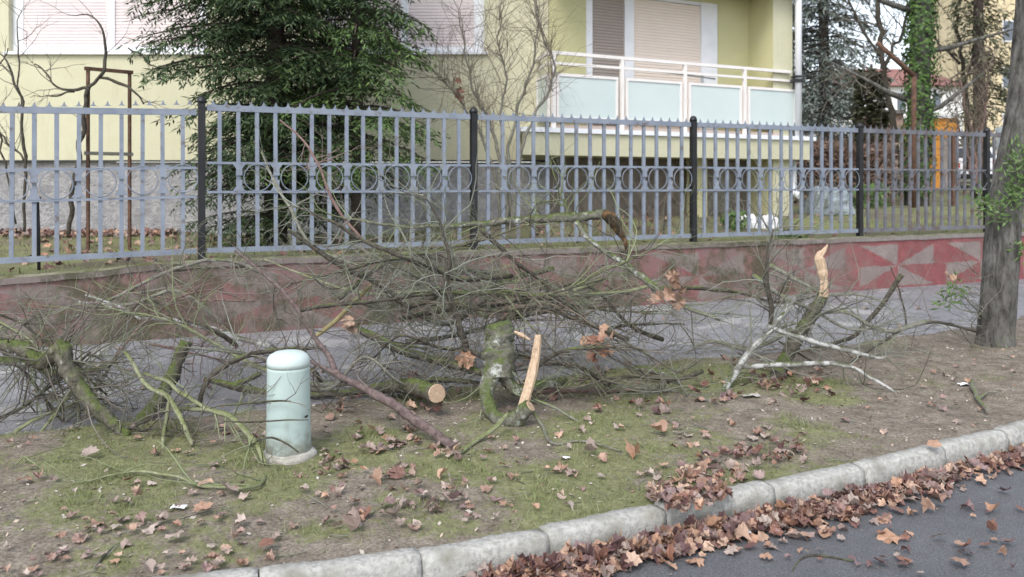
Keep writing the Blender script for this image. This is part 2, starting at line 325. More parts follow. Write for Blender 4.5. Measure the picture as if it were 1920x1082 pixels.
def asphalt(name, c1, c2, rough, patch=None, crack=True):
    m, nt, b = newmat(name); b.inputs['Specular IOR Level'].default_value = 0.5
    c = ramp(nt, noisen(nt, 2.2, 10, 0.72, 'World'), [(0.35, c1), (0.65, c2)])
    g = ramp(nt, noisen(nt, 160, 2, 0.6, 'World'), [(0.30, grey(0.42)), (0.5, grey(0.95)), (0.68, grey(1.5))])
    c = mixc(nt, 1.0, c, g, 'MULTIPLY')
    if patch:
        d = ramp(nt, noisen(nt, 1.5, 7, 0.62, 'World'), [(0.56, grey(0)), (0.60, grey(0.85))])
        c = mixc(nt, d, c, patch)
    if crack:
        v = N(nt, "ShaderNodeTexVoronoi", feature='DISTANCE_TO_EDGE', Scale=1.1)
        nv = N(nt, "ShaderNodeTexNoise", Scale=5.0, Detail=6); nt.links.new(coord(nt, 'World'), nv.inputs['Vector'])
        av = N(nt, "ShaderNodeMix", data_type='VECTOR'); av.inputs[0].default_value = 0.25
        nt.links.new(coord(nt, 'World'), av.inputs[4]); nt.links.new(nv.outputs['Color'], av.inputs[5]); nt.links.new(av.outputs[1], v.inputs['Vector'])
        d = ramp(nt, v.outputs['Distance'], [(0.0, grey(0.75)), (0.018, grey(0))])
        c = mixc(nt, d, c, tuple(x * 0.4 for x in c1))
    nt.links.new(c, b.inputs['Base Color'])
    r = ramp(nt, noisen(nt, 1.7, 6, 0.6, 'World'), [(0.35, grey(rough - 0.16)), (0.65, grey(rough + 0.14))])
    nt.links.new(r, b.inputs['Roughness'])
    bump(nt, b, noisen(nt, 110, 5, 0.75, 'World'), 0.55, 0.005); return m
MAT['road'] = asphalt('damp_asphalt', (0.09, 0.092, 0.099), (0.125, 0.127, 0.135), 0.62, crack=False)
MAT['sidewalk'] = asphalt('worn_asphalt', (0.20, 0.202, 0.218), (0.27, 0.27, 0.285), 0.48, (0.37, 0.365, 0.36))
MAT['kerb'] = mat('old_kerb_concrete', (0.29, 0.285, 0.262), (0.50, 0.492, 0.462), 48, 0.95, 0.8, 120, bd=0.008, dirt=(0.17, 0.165, 0.125), dscale=6, dlo=0.5, dhi=0.75, kind='World')
MAT['garden'] = mat('garden_soil_and_grass', (0.15, 0.13, 0.09), (0.20, 0.215, 0.095), 1.2, 0.95, 0.8, 25, lo=0.40, hi=0.6, bd=0.03, kind='World')
MAT['earth'] = mat('bare_earth', (0.12, 0.10, 0.08), (0.17, 0.15, 0.11), 0.5, 0.95, kind='World')
# ------------------------------------------------------------------ layout lines
UX, UY = 0.9100, 0.4146                       # direction of wall and fence
U = Vector((UX, UY, 0)); NB = Vector((-UY, UX, 0))   # along, and back from the street
L0 = Vector((-2.62, 7.85, 0))
def on_line(px, off=0.0):
    o = L0 + NB * off; k = (px - 960) / FPX
    s = (k * o.y - o.x) / (UX - k * UY)
    return s, o + U * s
S378 = on_line(378)[0]
def drop(s): return -0.055 * max(0.0, S378 - s)
WT = 0.664                                     # wall top
def kerbY(x):
    pts = [(-6, 2.35), (-4, 2.55), (-2.2, 2.78), (-1.1, 2.95), (-0.64, 3.08), (-0.2, 3.24), (0.27, 3.46), (0.6, 3.63), (1.1, 3.885), (1.7, 4.19), (2.13, 4.42), (2.6, 4.68), (2.96, 4.93), (5, 6.25), (9, 8.9), (30, 22)]
    for (a, b), (c, d) in zip(pts, pts[1:]):
        if x <= c or c == 30:
            t = (x - a) / (c - a); return b + (d - b) * t
def sideY(x):
    pts = [(-8, 2.9), (-2.88, 4.8), (-1.82, 5.2), (-1.22, 5.44), (-0.58, 5.84), (1.18, 6.75), (1.95, 7.08), (3.63, 7.85), (4.66, 8.47), (5.4, 9.0), (9, 10.9), (30, 20.5)]
    for (a, b), (c, d) in zip(pts, pts[1:]):
        if x <= c or c == 30:
            t = (x - a) / (c - a); return b + (d - b) * t
def mossv(x, y):
    v = 0.56 + 0.58 * n2(x, y, 1.1, 3.1) + 0.45 * n2(x, y, 3.3, 9.2)
    v -= 0.50 * max(0.0, min(1.0, (x - 1.35) / 1.2))
    v += 0.45 * math.exp(-(((x - 1.35) / 0.55) ** 2 + ((y - 5.7) / 0.7) ** 2))
    v -= 0.35 * math.exp(-(((x - 0.1) / 0.5) ** 2 + ((y - 4.4) / 0.3) ** 2))
    return max(0.0, min(1.0, v))
def vergez(x, y):
    a, b = kerbY(x), sideY(x)
    t = (y - a) / max(0.1, b - a)
    z = 0.028 * n2(x, y, 1.3, 1.0) + 0.012 * n2(x, y, 5.0, 2.0) + 0.006 * n2(x, y, 14.0, 4.0)
    z *= min(1.0, max(0.0, t / 0.08))
    z += -0.012
    if t > 0.9: z -= (t - 0.9) / 0.1 * 0.045
    return z
# ------------------------------------------------------------------ ground, road, kerb, verge, pavement, garden
def quad_sheet(name, x0, x1, y0, y1, z, m):
    b = MB(); b.add([(x0, y0, z), (x1, y0, z), (x1, y1, z), (x0, y1, z)], [(0, 1, 2, 3)])
    return tag(b.build(name, m), None, kind='structure')
quad_sheet('ground', -600, 600, -400, 1200, -0.16, MAT['earth'])
b = MB()   # road sheet, ends under the kerb
xs = [-60] + [-6 + 0.5 * i for i in range(73)]
vs = []; fs = []
for x in xs:
    vs += [(x, -25, -0.105), (x, kerbY(max(x, -6)) - 0.03, -0.105)]
for i in range(len(xs) - 1): fs.append((2 * i, 2 * i + 2, 2 * i + 3, 2 * i + 1))
b.add(vs, fs); tag(b.build('road', MAT['road']), None, kind='structure')
b = MB()   # pavement
vs = []; fs = []
xs = [-9 + 0.25 * i for i in range(157)]
for x in xs:
    y1 = L0.y + (x - L0.x) * UY / UX
    vs += [(x, sideY(max(x, -8)) - 0.35, -0.035), (x, y1 + 0.05, -0.035)]
for i in range(len(xs) - 1): fs.append((2 * i, 2 * i + 2, 2 * i + 3, 2 * i + 1))
b.add(vs, fs); tag(b.build('sidewalk', MAT['sidewalk']), None, kind='structure')
b = MB()   # verge, a displaced grid
NX, NY = 300, 84
vs = []; mo = []
for i in range(NX + 1):
    x = -3.6 + 9.6 * i / NX
    y0 = kerbY(x) - 0.015; y1 = sideY(x) + 0.09 * n2(x, 0, 2.3, 5) + 0.04 * n2(x, 0, 9, 6)
    for j in range(NY + 1):
        y = y0 + (y1 - y0) * j / NY
        vs.append((x, y, vergez(x, y))); mo.append(mossv(x, y))
fs = [(i * (NY + 1) + j, (i + 1) * (NY + 1) + j, (i + 1) * (NY + 1) + j + 1, i * (NY + 1) + j + 1) for i in range(NX) for j in range(NY)]
b.add(vs, fs, 0, True); vo = tag(b.build('verge_ground', MAT['verge']), None, kind='structure')
at = vo.data.attributes.new('moss', 'FLOAT', 'POINT'); at.data.foreach_set('value', mo)
b = MB()   # verge beyond the frame on both sides
for (xa, xb, n) in ((-9, -3.6, 10), (6.0, 28, 40)):
    vs = []; fs = []
    for i in range(n + 1):
        x = xa + (xb - xa) * i / n
        vs += [(x, kerbY(max(x, -6)) - 0.015, -0.012), (x, sideY(max(x, -8)), -0.03)]
    for i in range(n): fs.append((2 * i, 2 * i + 2, 2 * i + 3, 2 * i + 1))
    b.add(vs, fs)
tag(b.build('verge_ground', MAT['verge']), None, kind='structure')
# kerb stones, worn
b = MB(); rk = random.Random(5)
x = -3.5
joints = []
while x < 9:
    L = 0.46 + rk.random() * 0.08
    joints.append((x, x + L)); x += L
prof = [(0.0, -0.12), (0.0, -0.012), (-0.008, 0.0), (-0.045, 0.002), (-0.074, -0.001), (-0.088, -0.012), (-0.096, -0.055), (-0.100, -0.13)]
for (xa, xb) in joints:
    dz = rk.uniform(-0.005, 0.005); dy = rk.uniform(-0.006, 0.006); sk = rk.uniform(-0.01, 0.01)
    if 1.0 < xa < 1.75: dz -= rk.uniform(0.0, 0.02)
    n = 22; vs = []
    g = 0.005
    for i in range(n + 1):
        xx = xa + g / 2 + (xb - xa - g) * i / n
        yy = kerbY(xx); sl = (kerbY(xx + 0.05) - kerbY(xx - 0.05)) / 0.1
        nl = Vector((-sl, 1, 0)).normalized()
        e = min(i, n - i) / n
        shrink = 0.004 * max(0, 1 - e * 20)
        for j, (o, z) in enumerate(prof):
            p = Vector((xx, yy, 0)) + nl * (o + 0.0 + dy + sk * (i / n - 0.5))
            q = n3((xx, j * 0.04, xa), 5, 1) * 0.004 + n3((xx, j * 0.05, xa), 30, 7) * 0.004
            chip = 0.03 * max(0, n3((xx, j * 0.02, 3), 4, 11) - 0.42) * (1 if 1 < j < 6 else 0)
            if 0.95 < xx < 1.85: chip += 0.045 * max(0, n3((xx, j * 0.02, 8), 6, 2) - 0.2) * (1 if 0 < j < 6 else 0)
            k = 0 if j in (0, 7) else 1
            vs.append((p.x + nl.x * q * k, p.y + nl.y * q * k + shrink * (1 if o < -0.06 else -0.3), z + dz + (q - shrink - chip) * k))
    m_ = len(prof)
    fs = [(i * m_ + j, i * m_ + j + 1, (i + 1) * m_ + j + 1, (i + 1) * m_ + j) for i in range(n) for j in range(m_ - 1)]
    fs += [tuple(range(m_))[::-1], tuple(n * m_ + j for j in range(m_))]
    b.add(vs, fs, 0, True)
tag(b.build('kerb', MAT['kerb']), None, kind='structure')
# garden terrain behind the wall
def gz(s, d):
    t = max(0.0, min(1.0, (d - 4.5) / 14)); t = t * t * (3 - 2 * t)
    rise = 0.75 * t * max(0.0, min(1.0, (s - 1.0) / 5.0))
    rise += 0.24 * max(0.0, min(1.0, (d - 0.7) / 1.8)) * max(0.0, min(1.0, (s - 2.6) / 1.5))
    return 0.625 + drop(s) * max(0.0, 1 - d / 2.5) + rise + 0.03 * n2(s, d, 0.8, 2)
b = MB(); vs = []; fs = []
ss = [-14 + 0.4 * i for i in range(100)] + [28 + 4 * i for i in range(20)]
ds = [0.16, 0.3, 0.6, 1, 1.5, 2, 2.5, 3, 3.6, 4.2, 5, 6, 7, 8, 9, 10, 12, 14, 16, 18, 22, 30, 45, 70, 110, 180]
for s in ss:
    for d in ds:
        p = L0 + U * s + NB * d; vs.append((p.x, p.y, gz(s, d)))
nd = len(ds)
fs = [(i * nd + j, (i + 1) * nd + j, (i + 1) * nd + j + 1, i * nd + j + 1) for i in range(len(ss) - 1) for j in range(nd - 1)]
b.add(vs, fs, 0, True); tag(b.build('garden_ground', MAT['garden']), None, kind='structure')
def gard(x, y):
    r = Vector((x, y, 0)) - L0
    return gz(r.dot(U), r.dot(NB))
# ------------------------------------------------------------------ painted retaining wall
def wallmat(name, c1, c2, wheel=False):
    m, nt, bs = newmat(name); bs.inputs['Roughness'].default_value = 0.9; bs.inputs['Specular IOR Level'].default_value = 0.25
    c = ramp(nt, noisen(nt, 5, 8, 0.7, 'World'), [(0.35, c1), (0.65, c2)])
    if wheel:
        nz = N(nt, "ShaderNodeTexNoise", Scale=9.0, Detail=6); nt.links.new(coord(nt, 'World'), nz.inputs['Vector'])
        sx = N(nt, "ShaderNodeSeparateXYZ"); nt.links.new(nz.outputs['Color'], sx.inputs[0])
        cu = math_(nt, 'ADD', N(nt, "ShaderNodeAttribute", attribute_name="cu").outputs['Fac'], math_(nt, 'MULTIPLY', math_(nt, 'SUBTRACT', sx.outputs[0], 0.5), 0.10))
        cv = math_(nt, 'ADD', N(nt, "ShaderNodeAttribute", attribute_name="cv").outputs['Fac'], math_(nt, 'MULTIPLY', math_(nt, 'SUBTRACT', sx.outputs[1], 0.5), 0.16))
        th = math_(nt, 'SINE', math_(nt, 'MULTIPLY', math_(nt, 'ARCTAN2', cv, cu), 4.0))
        mx = math_(nt, 'MAXIMUM', math_(nt, 'ABSOLUTE', cu), math_(nt, 'ABSOLUTE', cv))
        f = math_(nt, 'ADD', math_(nt, 'MULTIPLY', math_(nt, 'MULTIPLY', th, mx), 1.6), math_(nt, 'ADD', 0.5, math_(nt, 'MULTIPLY', math_(nt, 'SUBTRACT', noisen(nt, 30, 6, 0.7, 'World'), 0.5), 0.5)))
        inside = ramp(nt, mx, [(0.80, grey(1)), (0.88, grey(0))])
        k = mixc(nt, inside, (0, 0, 0), ramp(nt, f, [(0.42, grey(0)), (0.62, grey(0.9))]))
        c = mixc(nt, k, c, ramp(nt, noisen(nt, 5, 8, 0.7, 'World'), [(0.35, (0.225, 0.195, 0.18)), (0.65, (0.30, 0.265, 0.245))]))
    g = ramp(nt, noisen(nt, 55, 4, 0.7, 'World'), [(0.3, grey(0.7)), (0.65, grey(1.1))])
    c = mixc(nt, 1.0, c, g, 'MULTIPLY')
    a = N(nt, "ShaderNodeAttribute", attribute_name="wear").outputs['Fac']
    f = math_(nt, 'ADD', math_(nt, 'MULTIPLY', a, 0.42), noisen(nt, 2.6, 9, 0.72, 'World'))
    c = mixc(nt, ramp(nt, f, [(0.60, grey(0)), (0.92, grey(0.8))]), c, (0.175, 0.14, 0.13))
    f2 = math_(nt, 'ADD', math_(nt, 'MULTIPLY', a, 0.34), noisen(nt, 3.4, 9, 0.75, 'World', ))
    f2 = math_(nt, 'SUBTRACT', f2, math_(nt, 'MULTIPLY', noisen(nt, 1.3, 3, 0.5, 'World'), 0.22))
    c = mixc(nt, ramp(nt, f2, [(0.62, grey(0)), (0.76, grey(0.8))]), c, (0.055, 0.058, 0.028))
    nt.links.new(c, bs.inputs['Base Color'])
    bump(nt, bs, noisen(nt, 30, 9, 0.7, 'World'), 0.5, 0.012); return m
MAT['wall_grey'] = wallmat('grey_cement', (0.225, 0.20, 0.185), (0.30, 0.27, 0.25))
MAT['wall_red'] = wallmat('faded_pinwheel_paint', (0.215, 0.07, 0.074), (0.30, 0.11, 0.11), True)
MAT['wall_top'] = mat('mossy_wall_top', (0.085, 0.09, 0.03), (0.24, 0.23, 0.16), 6, 0.95, 0.8, 40, bd=0.02, kind='World')
b = MB(); wear = []
def wp(s, z, off=0.0): return L0 + U * s + NB * off + Vector((0, 0, z))
cellw = 1.62; s0 = on_line(1683)[0] - cellw / 2 - cellw * 8
rw = random.Random(3)
sa, sb = -4.6, 16
s = s0; cu = []; cv = []
while s < sb:
    if s + cellw > sa:
        for i in range(8):
            a0, a1 = s + cellw * i / 8, s + cellw * (i + 1) / 8
            for k in range(4):
                vs = []
                for (ss_, f) in ((a0, k / 4), (a1, k / 4), (a1, (k + 1) / 4), (a0, (k + 1) / 4)):
                    zt_ = WT + drop(ss_) - 0.07; vs.append(wp(ss_, -0.06 + (zt_ + 0.06) * f)); cu.append((ss_ - s) / cellw * 2 - 1); cv.append(f * 2 - 1)
                b.add(vs, [(0, 1, 2, 3)], 0)
    s += cellw
# cap band, top and back
vs = []; fs = []
sss = [-4.6 + 0.1 * i for i in range(207)]
for s in sss:
    j = 0.012 * n2(s, 0, 3, 1) + 0.008 * n2(s, 0, 11, 2); zt = WT + drop(s)
    vs += [wp(s, zt - 0.07, 0.0), wp(s, zt - 0.066 + j, -0.018 + j * 0.5), wp(s, zt - 0.012 + j, -0.02 + j * 0.5), wp(s, zt + j * 0.6, 0.02), wp(s, zt - 0.01 + j, 0.26), wp(s, 0.2, 0.28)]
for i in range(len(sss) - 1):
    for j in range(5): fs.append((i * 6 + j, (i + 1) * 6 + j, (i + 1) * 6 + j + 1, i * 6 + j + 1))
nb0 = len(b.f)
b.add(vs, fs, 2)
for k in range(len(fs)):
    if k % 5 in (0, 1): b.m[nb0 + k] = 1
rwl = b.build('retaining_wall', [MAT['wall_red'], MAT['wall_grey'], MAT['wall_top']])
tag(rwl, 'low retaining wall painted with red and grey pinwheel triangles under the iron fence', 'wall')
for nm_, arr in (('cu', cu), ('cv', cv)):
    at = rwl.data.attributes.new(nm_, 'FLOAT', 'POINT'); at.data.foreach_set('value', arr + [0.0] * (len(b.v) - len(arr)))
at = rwl.data.attributes.new('wear', 'FLOAT', 'POINT')
def wearv(s):
    a, c = on_line(1480)[0], on_line(1640)[0]
    t = max(0.0, min(1.0, (c - s) / (c - a))); u = max(0.0, min(1.0, (on_line(1000)[0] - s) / 2.0))
    return 0.30 + 0.56 * t + 0.02 * u + 0.22 * n2(s, 0, 0.9, 7)
at.data.foreach_set('value', [wearv((Vector(v) - L0).dot(U)) for v in b.v])
# ------------------------------------------------------------------ iron fence
fl0 = on_line(378, 0.11)[1]
fence = empty('iron_fence', (fl0.x, fl0.y, WT), 'blue-grey iron bar fence with black posts and ring frieze on the painted wall', 'fence')
post_px = [378, 888, 1300, 1612, 1850]
ps = [on_line(p, 0.11)[0] for p in post_px]
ps = [ps[0] - (ps[1] - ps[0])] + ps + [ps[-1] + 2.7]
FO = L0 + NB * 0.11
def fpt(s, z, off=0.0): return FO + U * s + NB * off + Vector((0, 0, z + drop(s) * (0.38 + 0.62 * max(0.0, min(1.0, (z - 0.735) / 0.6)))))
ZT, ZB = 2.055, 0.735
for s in ps:
    m_ = MB(); zt = ZT + 0.045
    base = fpt(s, 0)
    m_.box(fpt(s, (WT - 0.03 + zt) / 2), (0.064, 0.064, zt - WT + 0.03), U, NB)
    m_.lathe(fpt(s, zt), [(0.044, 0), (0.048, 0.012), (0.044, 0.02), (0.037, 0.04), (0.022, 0.055), (0.004, 0.06)], 14)
    m_.build('post', MAT['post'], fence)
for pi in range(len(ps) - 1):
    m_ = MB(); a, c = ps[pi] + 0.045, ps[pi + 1] - 0.045
    Lp = c - a; nbar = 15; sp = Lp / (nbar + 0.35)
    dU = (fpt(c, 0) - fpt(a, 0)).normalized()
    m_.box((fpt(a, ZT) + fpt(c, ZT)) / 2, (Lp, 0.035, 0.055), dU, NB)
    dB = (fpt(c, ZB) - fpt(a, ZB)).normalized()
    m_.box((fpt(a, ZB) + fpt(c, ZB)) / 2, (Lp, 0.035, 0.048), dB, NB)
    z1, z0 = 1.545, 1.275
    for z in (z0, z1):
        m_.box((fpt(a, z, -0.024) + fpt(c, z, -0.024)) / 2, (Lp, 0.008, 0.022), dU, NB)
    for k in range(nbar):
        s = a + sp * (k + 0.67); z = (ZT - 0.0275 + ZB + 0.024) / 2
        zz_ = rw.gauss(0, .004); pa_, pb_ = fpt(s, ZB + 0.022), fpt(s + zz_, ZT - 0.026); m_.box((pa_ + pb_) / 2, (0.035, 0.028, (pb_ - pa_).length), U, NB, (pb_ - pa_).normalized())
        zc = (z0 + z1) / 2
        if k % 2 == 0 and 0 < k < nbar:
            r = (z1 - z0) / 2 - 0.008
            ring = [fpt(s, zc, -0.026) + U * (r * math.cos(q)) + Vector((0, 0, r * math.sin(q))) for q in [2 * math.pi * i / 22 for i in range(23)]]
            m_.tube(ring, 0.0052, 5, cap=False)
        elif k % 2 == 1:
            for sg in (-1, 1):   # hour-glass plate between two rings, concave edges
                tip = zc + sg * 0.02; zz = zc + sg * ((z1 - z0) / 2 - 0.008); hw = sp * 0.34
                poly = [(-hw, zz), (-hw * 0.45, zz - sg * 0.045), (-0.03, tip), (0.03, tip), (hw * 0.45, zz - sg * 0.045), (hw, zz)]
                fr = [fpt(s, q[1], -0.031) + U * q[0] for q in poly]; bk = [p + NB * 0.006 for p in fr]
                n = len(fr)
                m_.add(fr + bk, [tuple(range(n)), tuple(range(2 * n - 1, n - 1, -1))] + [(i, (i + 1) % n, n + (i + 1) % n, n + i) for i in range(n)])
    nsp = 23; ssp = Lp / nsp
    for k in range(nsp):   # spike strip with scalloped base
        s = a + ssp * (k + 0.5); zb = ZT + 0.0275
        prof = [(-0.036, 0), (-0.022, 0.004), (-0.011, 0.015), (0, 0.048), (0.011, 0.015), (0.022, 0.004), (0.036, 0)]
        fr = [fpt(s, zb + q[1], -0.004) + U * q[0] for q in prof]; bk = [p + NB * 0.008 for p in fr]; n = 7
        m_.add(fr + bk, [tuple(range(n)), tuple(range(2 * n - 1, n - 1, -1))] + [(i, (i + 1) % n, n + (i + 1) % n, n + i) for i in range(n)])
    m_.build('panel', MAT['fence_worn' if pi >= 4 else 'fence'], fence)
# pale concrete end post behind the last black one
s_, p_ = on_line(1882, 0.2)
m_ = MB(); m_.box((p_.x, p_.y, 1.36), (0.13, 0.13, 1.5), U, NB); m_.box((p_.x, p_.y, 2.14), (0.16, 0.16, 0.07), U, NB); m_.box((p_.x, p_.y, 2.18), (0.10, 0.10, 0.03), U, NB)
tag(m_.build('gate_post', MAT['palepost'], origin=(p_.x, p_.y, 0.6)), 'pale grey post behind the last black fence post beside the street tree', 'post')
# thin black stake left
p_ = P(73, 498, 7.32); q_ = P(70, 372, 7.36)
m_ = MB(); m_.tube([p_ - Vector((0, 0, 0.04)), (p_ + q_) / 2 + Vector((0.004, 0, 0)), q_], 0.014, 8); m_.tube([q_ + Vector((-0.03, 0, -0.002)), q_ + Vector((0.028, 0, 0.004))], 0.012, 6)
tag(m_.build('metal_stake', MAT['post'], origin=p_), 'short black metal stake standing on the mossy wall top behind the left fence panel', 'stake')
# ------------------------------------------------------------------ house
YF = 12.15; PZ = 1.69; HT = 6.3
hx = 0.515
house = empty('yellow_house', (-4, YF, 0.62), 'pale yellow rendered house with white shutters and a glazed corner balcony', 'house')
SILL = 3.22; WTOP = 4.75
wins = [(P(16, 0, YF).x, P(388, 0, YF).x), (P(606, 0, YF).x, P(908, 0, YF).x)]
DB = Vector((0.887, 0.461, 0)); NBB = Vector((-0.461, 0.887, 0))
RC = Vector((3.85, 13.89, 0))                 # inner corner of the recess
RF = Vector((4.10, 13.40, 0)); RE = Vector((4.47, 13.60, 0))
m_ = MB(); T = 0.3
def wrect(x0, x1, z0, z1): m_.box(((x0 + x1) / 2, YF + T / 2, (z0 + z1) / 2), (x1 - x0, T, z1 - z0))
xl = -10.5
wrect(xl, hx, PZ, SILL); wrect(xl, hx, WTOP, HT)
wrect(xl, wins[0][0], SILL, WTOP); wrect(wins[0][1], wins[1][0], SILL, WTOP); wrect(wins[1][1], hx, SILL, WTOP)
# side, back and top walls behind the front
m_.prism([(xl, YF + T), (xl + T, YF + T), (xl + T, 22), (xl, 22)], 0.3, HT)
m_.prism([RE, RE + NBB * 8, RE + NBB * 8 - DB * 0.3, RE + NBB * 0.6 - DB * 0.3], 0.3, HT)
m_.build('wall', MAT['wall_yellow'], house)
m_ = MB()
dvec = Vector((hx, YF + 0.03, 0)); 
dl, dr = 0.90, 2.93                            # opening of the balcony door along the recess wall, from the house edge
wl = (RC - dvec).length; wd = (RC - dvec).normalized(); wnb = Vector((-wd.y, wd.x, 0))
def rec(s, z, o=0.0): return dvec + wd * s + wnb * o + Vector((0, 0, z))
DTOP = 4.22
def recbox(s0, s1, z0, z1, o0, o1, mb, mi=0): mb.box((rec(s0, z0, o0) + rec(s1, z1, o1)) / 2, (s1 - s0, o1 - o0, z1 - z0), wd, wnb, mi=mi)
k1 = lambda px: (lambda k: (k * dvec.y - dvec.x) / (wd.x - k * wd.y))((px - 960) / FPX)
dl, dr = k1(1099), k1(1347)
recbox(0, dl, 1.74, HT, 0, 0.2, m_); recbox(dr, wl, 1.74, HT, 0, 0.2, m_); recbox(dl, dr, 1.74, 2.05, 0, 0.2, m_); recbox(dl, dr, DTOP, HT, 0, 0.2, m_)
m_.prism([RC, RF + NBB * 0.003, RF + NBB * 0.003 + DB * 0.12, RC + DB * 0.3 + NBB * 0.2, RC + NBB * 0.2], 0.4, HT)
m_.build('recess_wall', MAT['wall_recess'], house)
m_ = MB(); m_.prism([RF, RE, RE + NBB * 0.62, RF + NBB * 0.25 + DB * 0.13, RF + DB * 0.12], 0.4, HT); m_.build('corner_pillar', MAT['wall_yellow'], house)
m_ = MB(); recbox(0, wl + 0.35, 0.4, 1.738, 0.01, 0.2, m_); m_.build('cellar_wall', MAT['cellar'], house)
m_ = MB(); m_.box(((xl + hx) / 2, YF + 0.07, 1.03), (hx - xl, 0.04, 1.26)); m_.build('plinth', MAT['plinth'], house)
m_ = MB(); m_.box(((xl + hx) / 2, YF + 0.02, PZ - 0.012), (hx - xl, 0.08, 0.022)); m_.build('drip_edge', MAT['black_gap'], house)
# windows
def slats(mb, x0, x1, y, z0, z1, pitch, mi=0):
    n = int((z1 - z0) / pitch)
    for k in range(n):
        za = z0 + k * pitch
        mb.add([(x0, y + 0.012, za), (x1, y + 0.012, za), (x1, y, za + pitch * 0.18), (x0, y, za + pitch * 0.18), (x1, y, za + pitch * 0.82), (x0, y, za + pitch * 0.82), (x1, y + 0.012, za + pitch), (x0, y + 0.012, za + pitch)],
               [(0, 1, 2, 3), (3, 2, 4, 5), (5, 4, 6, 7)], mi)
for wi, (x0, x1) in enumerate(wins):
    fr = MB(); y = YF + 0.10
    def fb(xa, xb, za, zb, o=0.0, d=0.06): fr.box(((xa + xb) / 2, y + o + d / 2, (za + zb) / 2), (xb - xa, d, zb - za))
    fb(x0, x0 + 0.15, SILL + 0.035, WTOP); fb(x1 - 0.15, x1, SILL + 0.035, WTOP)
    mx = P(202, 0, YF).x if wi == 0 else (x0 + x1) / 2
    fb(mx - 0.055, mx + 0.055, SILL + 0.1, WTOP - 0.08, -0.01, 0.05)
    fb(x0 + 0.15, x1 - 0.15, SILL + 0.035, SILL + 0.1); fb(x0 + 0.15, x1 - 0.15, WTOP - 0.08, WTOP)
    wf = fr.build('window', MAT['white'], house)
    for (a, c) in ((x0 + 0.15, mx - 0.055), (mx + 0.055, x1 - 0.15)):
        m_ = MB(); slats(m_, a, c, y + 0.012, SILL + 0.1, WTOP - 0.08, 0.045)
        m_.add([(a, y + 0.03, SILL + .1), (c, y + 0.03, SILL + .1), (c, y + 0.03, WTOP - .08), (a, y + 0.03, WTOP - .08)], [(0, 1, 2, 3)])
        m_.build('shutter', MAT['shutter'], wf)
    m_ = MB(); xa, xb = x0 - 0.05, x1 + 0.05
    m_.add([(xa, YF - 0.055, SILL - 0.03), (xb, YF - 0.055, SILL - 0.03), (xb, YF - 0.055, SILL + 0.012), (xa, YF - 0.055, SILL + 0.012), (xb, YF + 0.12, SILL + 0.034), (xa, YF + 0.12, SILL + 0.034), (xb, YF + 0.12, SILL - 0.03), (xa, YF + 0.12, SILL - 0.03)],
           [(0, 1, 2, 3), (3, 2, 4, 5), (0, 7, 6, 1), (0, 3, 5, 7), (1, 6, 4, 2)])
    m_.build('sill', MAT['white'], wf)
# balcony door
fr = MB()
a1, a2, a3, a4, a5, a6 = k1(1099), k1(1113), k1(1174), k1(1191), k1(1317), k1(1347)
recbox(a1, a2, 2.05, DTOP, 0.03, 0.09, fr); recbox(a3, a4, 2.05, DTOP, 0.03, 0.09, fr); recbox(a5, a6, 2.05, DTOP, 0.02, 0.09, fr)
recbox(a2, a3, DTOP - 0.05, DTOP, 0.03, 0.09, fr); recbox(a4, a5, DTOP - 0.05, DTOP, 0.03, 0.09, fr)
door = fr.build('balcony_door', MAT['white'], house)
for (a, c, mm) in ((a2, a3, 'shutter_brown'), (a4, a5, 'shutter_cream')):
    m_ = MB(); z = 2.05
    while z < DTOP - 0.06:
        e = min(z + 0.045, DTOP - 0.05)
        vs = [rec(a, z, 0.068), rec(c, z, 0.068), rec(c, z + 0.008, 0.058), rec(a, z + 0.008, 0.058), rec(c, e - 0.006, 0.058), rec(a, e - 0.006, 0.058), rec(c, e, 0.068), rec(a, e, 0.068)]
        m_.add(vs, [(0, 1, 2, 3), (3, 2, 4, 5), (5, 4, 6, 7)]); z += 0.045
    m_.build('shutter', MAT[mm], door)
m_ = MB(); recbox(a5 - 0.015, a5 + 0.01, 2.95, 3.1, -0.02, 0.02, m_); m_.build('handle', MAT['palepost'], door)
# balcony
bal = MB()
A = Vector((0.539, 11.50, 0)); Bp = Vector((4.495, 13.57, 0)); bd = (Bp - A).normalized(); bn = Vector((-bd.y, bd.x, 0)); BL = (Bp - A).length
FA = Vector((0.14, 11.18, 0)); FB = Vector((4.78, 13.595, 0))
bal.prism([FA, FB, FB + bn * 0.9, (0.14, YF - 0.002)], 1.735, 2.035)
balcony = bal.build('balcony', MAT['wall_yellow'], house)
m_ = MB(); m_.prism([FA - bn * 0.04 - bd * 0.05, FB - bn * 0.04 + bd * 0.05, FB + bn * 0.9 + bd * 0.05, (0.09, YF - 0.003)], 2.037, 2.10); m_.build('ledge', MAT['white'], balcony)
m_ = MB(); m_.prism([A + bn * 0.05, Bp + bn * 0.05, RF - bn * 0.01, RC - wnb * 0.004, (hx, YF - 0.005), (0.56, YF - 0.01)], 2.101, 2.16); m_.build('floor_tiles', MAT['tile'], balcony)
m_ = MB(); m_.prism([FA + bd * 0.4 - bn * 0.1, FB - bn * 0.1, FB + bn * 0.9, (hx, YF + 0.02)], 4.35, 4.6); m_.build('unseen_shade_slab', MAT['wall_yellow'], house)  # added slab above the view, there to shade the balcony recess
def bpt(s, z, o=0.0): return A + bd * s + bn * o + Vector((0, 0, z))
kb = lambda px: (lambda k: (k * A.y - A.x) / (bd.x - k * bd.y))((px - 960) / FPX)
m_ = MB()
def bbox(s0, s1, z0, z1, d=0.04, o=0.0): m_.box(bpt((s0 + s1) / 2, (z0 + z1) / 2, o), (s1 - s0, d, z1 - z0), bd, bn)
